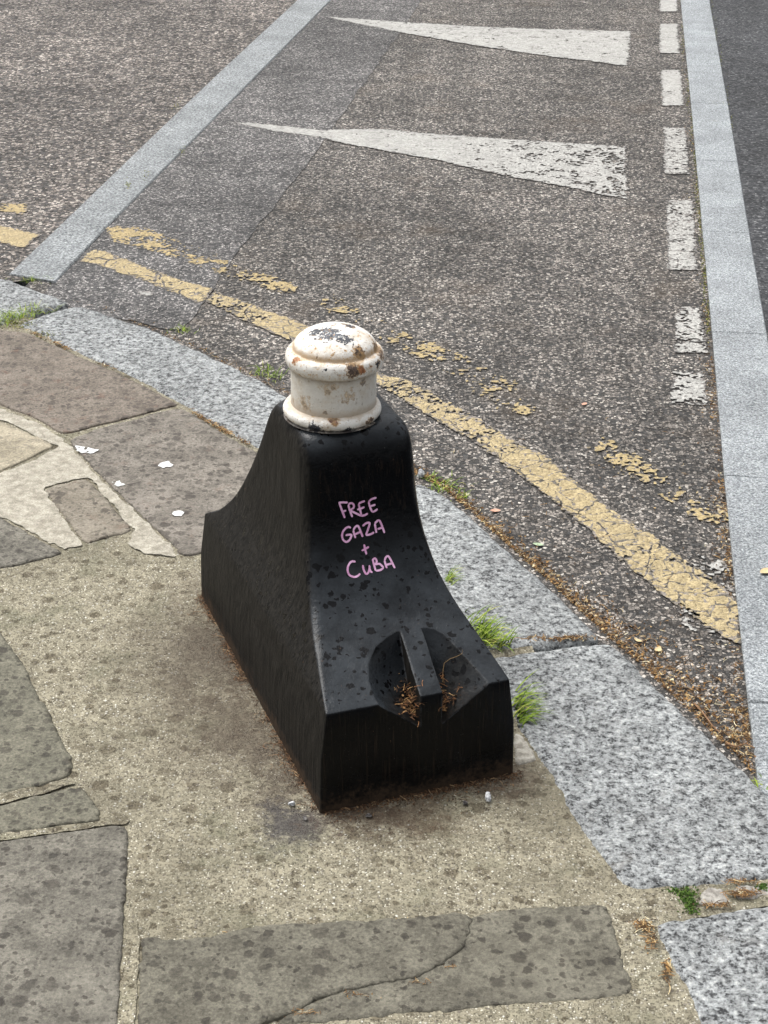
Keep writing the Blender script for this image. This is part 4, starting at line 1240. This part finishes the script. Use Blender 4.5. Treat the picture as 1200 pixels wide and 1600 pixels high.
def blades(name, spots_, label, z=0., lmin=.02, lmax=.055, az=(0, 6.283), wid=.003, cat='grass tuft', lean=(.5, 1.2)):
    B = Bits()
    for u, v, ru, rv, nn in spots_:
        for i in range(nn):
            x, y = P(random.gauss(u, ru), random.gauss(v, rv), z)
            B.blade(x, y, z, random.uniform(lmin, lmax), wid * random.uniform(.7, 1.2), random.uniform(*az), random.uniform(*lean), random.uniform(.3, 1.5))
    return B.build(name, M_grass, label, cat, 'thing', 'grass tufts in the pavement joints')


blades('grass_tuft', [(738, 980, 10, 8, 34), (750, 994, 9, 6, 30), (760, 1004, 10, 4, 40), (776, 1010, 10, 3, 18)], 'bushiest grass tuft at the kerb joint beside the bollard slope', .003, .025, .062, (-1.3, 1.1))
blades('grass_tuft', [(806, 1100, 5, 12, 26), (810, 1112, 5, 10, 22), (812, 1125, 5, 6, 16)], 'grass tuft fanning out from the right front corner of the bollard', .003, .03, .07, (-1.0, .7))
blades('grass_tuft', [(700, 905, 4, 5, 40)], 'thin grass tuft on the kerb beside the middle of the bollard', .003, .015, .04, (-1.2, 1.0), .0014)
blades('grass_tuft', [(695, 762, 16, 7, 60), (676, 750, 8, 4, 30), (720, 778, 8, 3, 22)], 'yellow green grass growing in the gutter behind the bollard shoulder', Z_ROAD, .012, .03, wid=.0016)
blades('grass_tuft', [(415, 583, 12, 4, 50), (430, 590, 6, 3, 16)], 'small grass tuft at the kerb edge left of the white post', Z_ROAD, .012, .034, wid=.0016)
blades('grass_tuft', [(284, 518, 9, 2.5, 44)], 'tiny grass tuft at the kerb edge halfway to the diagonal strip', Z_ROAD, .012, .03, wid=.0016)
blades('grass_tuft', [(25, 497, 14, 4, 120), (50, 486, 14, 3, 60), (5, 505, 8, 4, 40)], 'green grass filling the kerb joint at the left edge', 0, .012, .036, wid=.0018)
blades('grass_tuft', [(52, 439, 14, 2, 60)], 'thin grass line at the foot of the diagonal granite strip', Z_ROAD, .008, .024, wid=.0015)
blades('grass_tuft', [(1200, 1238, 8, 5, 26)], 'pale weed at the right edge beside the kerb corner', Z_ROAD, .015, .03, wid=.004)


def moss(spots_, label, z, size=(.0015, .003)):
    B = Bits()
    for u, v, ru, rv, nn in spots_:
        for i in range(nn):
            x, y = P(random.gauss(u, ru), random.gauss(v, rv), z)
            B.flake(x, y, z, random.uniform(*size), .7, .7, random.uniform(0, .004))
    return B.build('moss', M_moss, label, 'moss', 'stuff')


M_moss_g = flakes_mat('green_moss', [(0, (.03, .06, .012)), (.5, (.06, .12, .02)), (1, (.13, .18, .04))])
B = Bits()
for u, v, ru, rv, nn in ((1066, 1395, 16, 7, 420), (1075, 1410, 12, 7, 300), (1078, 1422, 12, 4, 140), (1045, 1390, 12, 3, 120), (1192, 1384, 9, 5, 120)):
    for i in range(nn):
        x, y = P(random.gauss(u, ru * .7), random.gauss(v, rv * .7), 0)
        B.flake(x, y, -.006, random.uniform(.0015, .003), .7, .7, random.uniform(0, .006))
B.build('moss', M_moss_g, 'green moss in the kerb joint at the lower right', 'moss', 'stuff')
rows = [(60, 1068), (130, 1076), (190, 1082), (250, 1087), (300, 1090), (345, 1094), (390, 1098), (440, 1102), (490, 1107)]
moss([(u - 1, v, 1.6, 22, 150) for v, u in rows], 'yellow green moss line along the upper part of the right kerb', Z_ROAD)
moss([(1110 + v * .17 - 1, v, 1.2, 14, 60) for v in (20, 60, 100, 160, 200)] + [(1122, 164, 7, 1.5, 60)], 'mossy line on the far side of the right kerb', Z_CARR + .012)
moss([(36, 510, 14, 2.5, 160), (70, 523, 10, 2.5, 90), (22, 506, 8, 2, 60)], 'moss along the inner edge of the kerb at the left', .001)
moss([(200, 290, 3, 4, 40), (285, 237, 3, 4, 40), (228, 275, 5, 5, 40), (275, 165, 5, 5, 40)], 'sparse moss along the edges of the diagonal granite strip', -.013)
B = Bits()
for u, v, ru, rv, nn in ((1160, 1398, 22, 4, 120), (1120, 1416, 20, 2, 60), (1006, 1447, 14, 8, 90), (1015, 1470, 8, 16, 60), (1160, 1380, 20, 2, 50), (1042, 1520, 5, 22, 60), (855, 1000, 40, 2.5, 160), (900, 998, 25, 2, 80)):
    for i in range(nn):
        x, y = P(random.gauss(u, ru * .6), random.gauss(v, rv * .6), 0)
        if random.random() < .6: B.needle(x, y, .002, random.uniform(.006, .02), .001)
        else: B.flake(x, y, .001, random.choice((.0015, .0025)), .6)
B.build('leaf_litter', M_litter, 'brown needles caught in the joints of the right kerbstones', 'leaf litter', 'stuff')
B = Bits()
for u, v, ru, rv, nn in ((470, 1586, 34, 4, 60), (560, 1558, 26, 4, 34), (655, 1538, 18, 3, 22), (700, 1514, 8, 4, 12), (640, 1443, 26, 2, 50), (355, 1463, 8, 3, 14)):
    for i in range(nn):
        x, y = P(random.gauss(u, ru * .6), random.gauss(v, rv * .6), 0)
        if random.random() < .45: B.needle(x, y, .003, random.uniform(.004, .012), .0007)
        else: B.flake(x, y, .002, random.choice((.0008, .0012, .002)), .6)
B.build('leaf_litter', M_litter, 'brown fibres lying in the crack of the foreground slab', 'leaf litter', 'stuff')
B = Bits()
for u, v, ru, rv, nn in ((180, 600, 90, 4, 0), (325, 655, 20, 3, 120), (350, 675, 14, 4, 110), (382, 697, 8, 3, 40), (95, 535, 14, 3, 90), (60, 527, 12, 3, 40), (165, 573, 20, 3, 30)):
    for i in range(nn):
        uu = random.gauss(u, ru * .6); vv = np.interp(uu, [a for a, b in kerb_in_px[:10]], [b for a, b in kerb_in_px[:10]]) + random.uniform(-1, 5)
        x, y = P(uu, vv, 0)
        if random.random() < .5: B.needle(x, y, .004, random.uniform(.008, .02), .0012)
        else: B.flake(x, y, .002, random.choice((.002, .003, .004)), .5)
B.build('leaf_litter', M_litter, 'straw coloured crumbs between kerb and flagstones behind the bollard', 'leaf litter', 'stuff')


# single leaves, twigs and pebbles
def leaf(u, v, z, ln, wd, az, mat, label, curl=.25):
    V, Fc = [], []; n = 8
    x, y = P(u, v, z)
    for i in range(n + 1):
        t = i / n; w = wd * math.sin(math.pi * min(1, t * .96 + .03)) ** .8 * .5
        h = z + .002 + curl * ln * (t - .5) ** 2 * 1.4
        for s_ in (-1, 0, 1):
            px, py = (t - .5) * ln, s_ * w
            V.append((x + px * math.cos(az) - py * math.sin(az), y + px * math.sin(az) + py * math.cos(az), h + abs(s_) * w * .35))
    for i in range(n):
        for j in (0, 1): Fc.append((i * 3 + j, i * 3 + j + 1, (i + 1) * 3 + j + 1, (i + 1) * 3 + j))
    o = link('fallen_leaf', mesh_from(V, Fc), mat); tag(o, label, 'leaf', 'single fallen leaves'); 
    for p in o.data.polygons: p.use_smooth = True
    return centre(o)


leaf(841, 853, Z_ROAD, .022, .012, -.3, M_leaf_green, 'small pale green leaf on the asphalt right of the bollard')
leaf(774, 800, Z_ROAD, .022, .013, .1, M_leaf_pink, 'pinkish leaf on the asphalt near the kerb behind the bollard')
leaf(1198, 895, -.011, .034, .02, .6, M_leaf_tan, 'tan leaf on the right granite kerb at the edge of the photo')
leaf(1028, 1018, Z_ROAD, .02, .012, 1.1, M_leaf_tan, 'cream leaf curled up in the gutter litter', .6)
leaf(913, 633, Z_ROAD, .018, .011, .9, M_leaf_pink, 'small pink leaf alone in the middle of the road')
leaf(997, 1003, Z_ROAD, .018, .008, -.7, M_leaf_tan, 'narrow pale leaf at the top of the gutter litter', .5)
for pts, lab in (([(1085, 1104), (1100, 1122), (1112, 1140), (1123, 1151)], 'reddish twig lying along the gutter litter'), ([(1133, 1166), (1150, 1172), (1165, 1168), (1178, 1176)], 'short brown twig in the gutter near the right edge'), ([(1178, 1186), (1192, 1196), (1206, 1203)], 'short twig at the right edge beside the last granite block')):
    o = link('twig', tube([Vector((*P(a, b, Z_ROAD), Z_ROAD + .006 + .001 * i)) for i, (a, b) in enumerate(pts)], .0017, .001), M_twig)
    tag(o, lab, 'twig', 'twigs in the gutter'); centre(o)


def pebble(u, v, z, sx_, sy_, sz_, mat, label, seed):
    bm = bmesh.new(); bmesh.ops.create_icosphere(bm, subdivisions=2, radius=1)
    rd = random.Random(seed)
    pl = [(Vector((rd.gauss(0, 1), rd.gauss(0, 1), rd.gauss(0, 1))).normalized(), rd.uniform(.55, .85)) for _ in range(9)]
    for vt in bm.verts:
        for nn, dd in pl:
            e = vt.co.dot(nn) - dd
            if e > 0: vt.co -= nn * e
    a = rd.uniform(0, 3); x, y = P(u, v, z)
    zm = min(vt.co.z for vt in bm.verts)
    for vt in bm.verts:
        c = vt.co; vt.co = (c.x * sx_ * math.cos(a) - c.y * sy_ * math.sin(a), c.x * sx_ * math.sin(a) + c.y * sy_ * math.cos(a), (c.z - zm) * sz_)
    me = bpy.data.meshes.new('m'); bm.to_mesh(me); bm.free()
    o = link('pebble', me, mat); o.location = (x, y, z); tag(o, label, 'pebble', 'loose pebbles by the bollard'); return o


pebble(762, 1250, .0005, .011, .007, .006, M_flint, 'white chipped pebble in front of the right foot of the bollard', 1)
pebble(727, 1257, .0005, .005, .004, .004, M_pebble, 'small grey pebble left of the white one', 2)
pebble(456, 1259, .0005, .006, .0045, .004, M_flint, 'pale pebble beside the left front corner of the bollard', 3)
pebble(477, 1281, .0005, .0045, .004, .0035, M_pebble, 'black pebble on the damp patch below the bollard corner', 4)
pebble(576, 1277, .0005, .007, .005, .003, M_pebble, 'dark flat pebble at the foot of the bollard front', 5)
pebble(657, 747, Z_ROAD, .009, .007, .012, M_flint, 'white pebble in the kerb joint behind the bollard', 6)

# ------------------------------------------------------------------ light
W = bpy.data.worlds.new('World'); S.world = W; W.use_nodes = True
nt = W.node_tree; bg = nt.nodes['Background']
sky = nt.nodes.new('ShaderNodeTexSky'); sky.sky_type = 'NISHITA'; sky.sun_disc = False
EL, AZ = math.radians(62), math.radians(-52)      # azimuth measured from straight ahead, negative = left
sky.sun_elevation = EL; sky.sun_rotation = AZ
sky.air_density = 1.; sky.dust_density = 4.; sky.ozone_density = 1.
hs = nt.nodes.new('ShaderNodeHueSaturation'); hs.inputs['Saturation'].default_value = .12
nt.links.new(sky.outputs[0], hs.inputs['Color']); tcw = nt.nodes.new('ShaderNodeTexCoord'); sxy = nt.nodes.new('ShaderNodeSeparateXYZ'); mr = nt.nodes.new('ShaderNodeMapRange')
nt.links.new(tcw.outputs['Generated'], sxy.inputs[0]); nt.links.new(sxy.outputs['Z'], mr.inputs['Value'])
mr.inputs['From Min'].default_value = 0.; mr.inputs['From Max'].default_value = .9; mr.inputs['To Min'].default_value = .3; mr.inputs['To Max'].default_value = 1.5   # an overcast sky is brighter overhead
mw = nt.nodes.new('ShaderNodeMix'); mw.data_type = 'RGBA'; mw.blend_type = 'MULTIPLY'; mw.inputs['Factor'].default_value = 1
nt.links.new(hs.outputs[0], mw.inputs[6]); nt.links.new(mr.outputs['Result'], mw.inputs[7])
nt.links.new(mw.outputs[2], bg.inputs['Color'])
bg.inputs['Strength'].default_value = .13
sl = bpy.data.lights.new('sun', 'SUN'); sl.energy = 1.3; sl.angle = math.radians(40); sl.color = (1, .96, .9)
so = bpy.data.objects.new('sun', sl); COL.objects.link(so)
d = Vector((math.sin(AZ) * math.cos(EL), math.cos(AZ) * math.cos(EL), math.sin(EL)))
so.rotation_euler = d.to_track_quat('Z', 'Y').to_euler(); so.location = d * 20
vs = S.view_settings; vs.view_transform = 'Standard'; vs.look = 'None'; vs.gamma = 1; vs.use_curve_mapping = False
S.display_settings.display_device = 'sRGB'
vs.exposure = .8
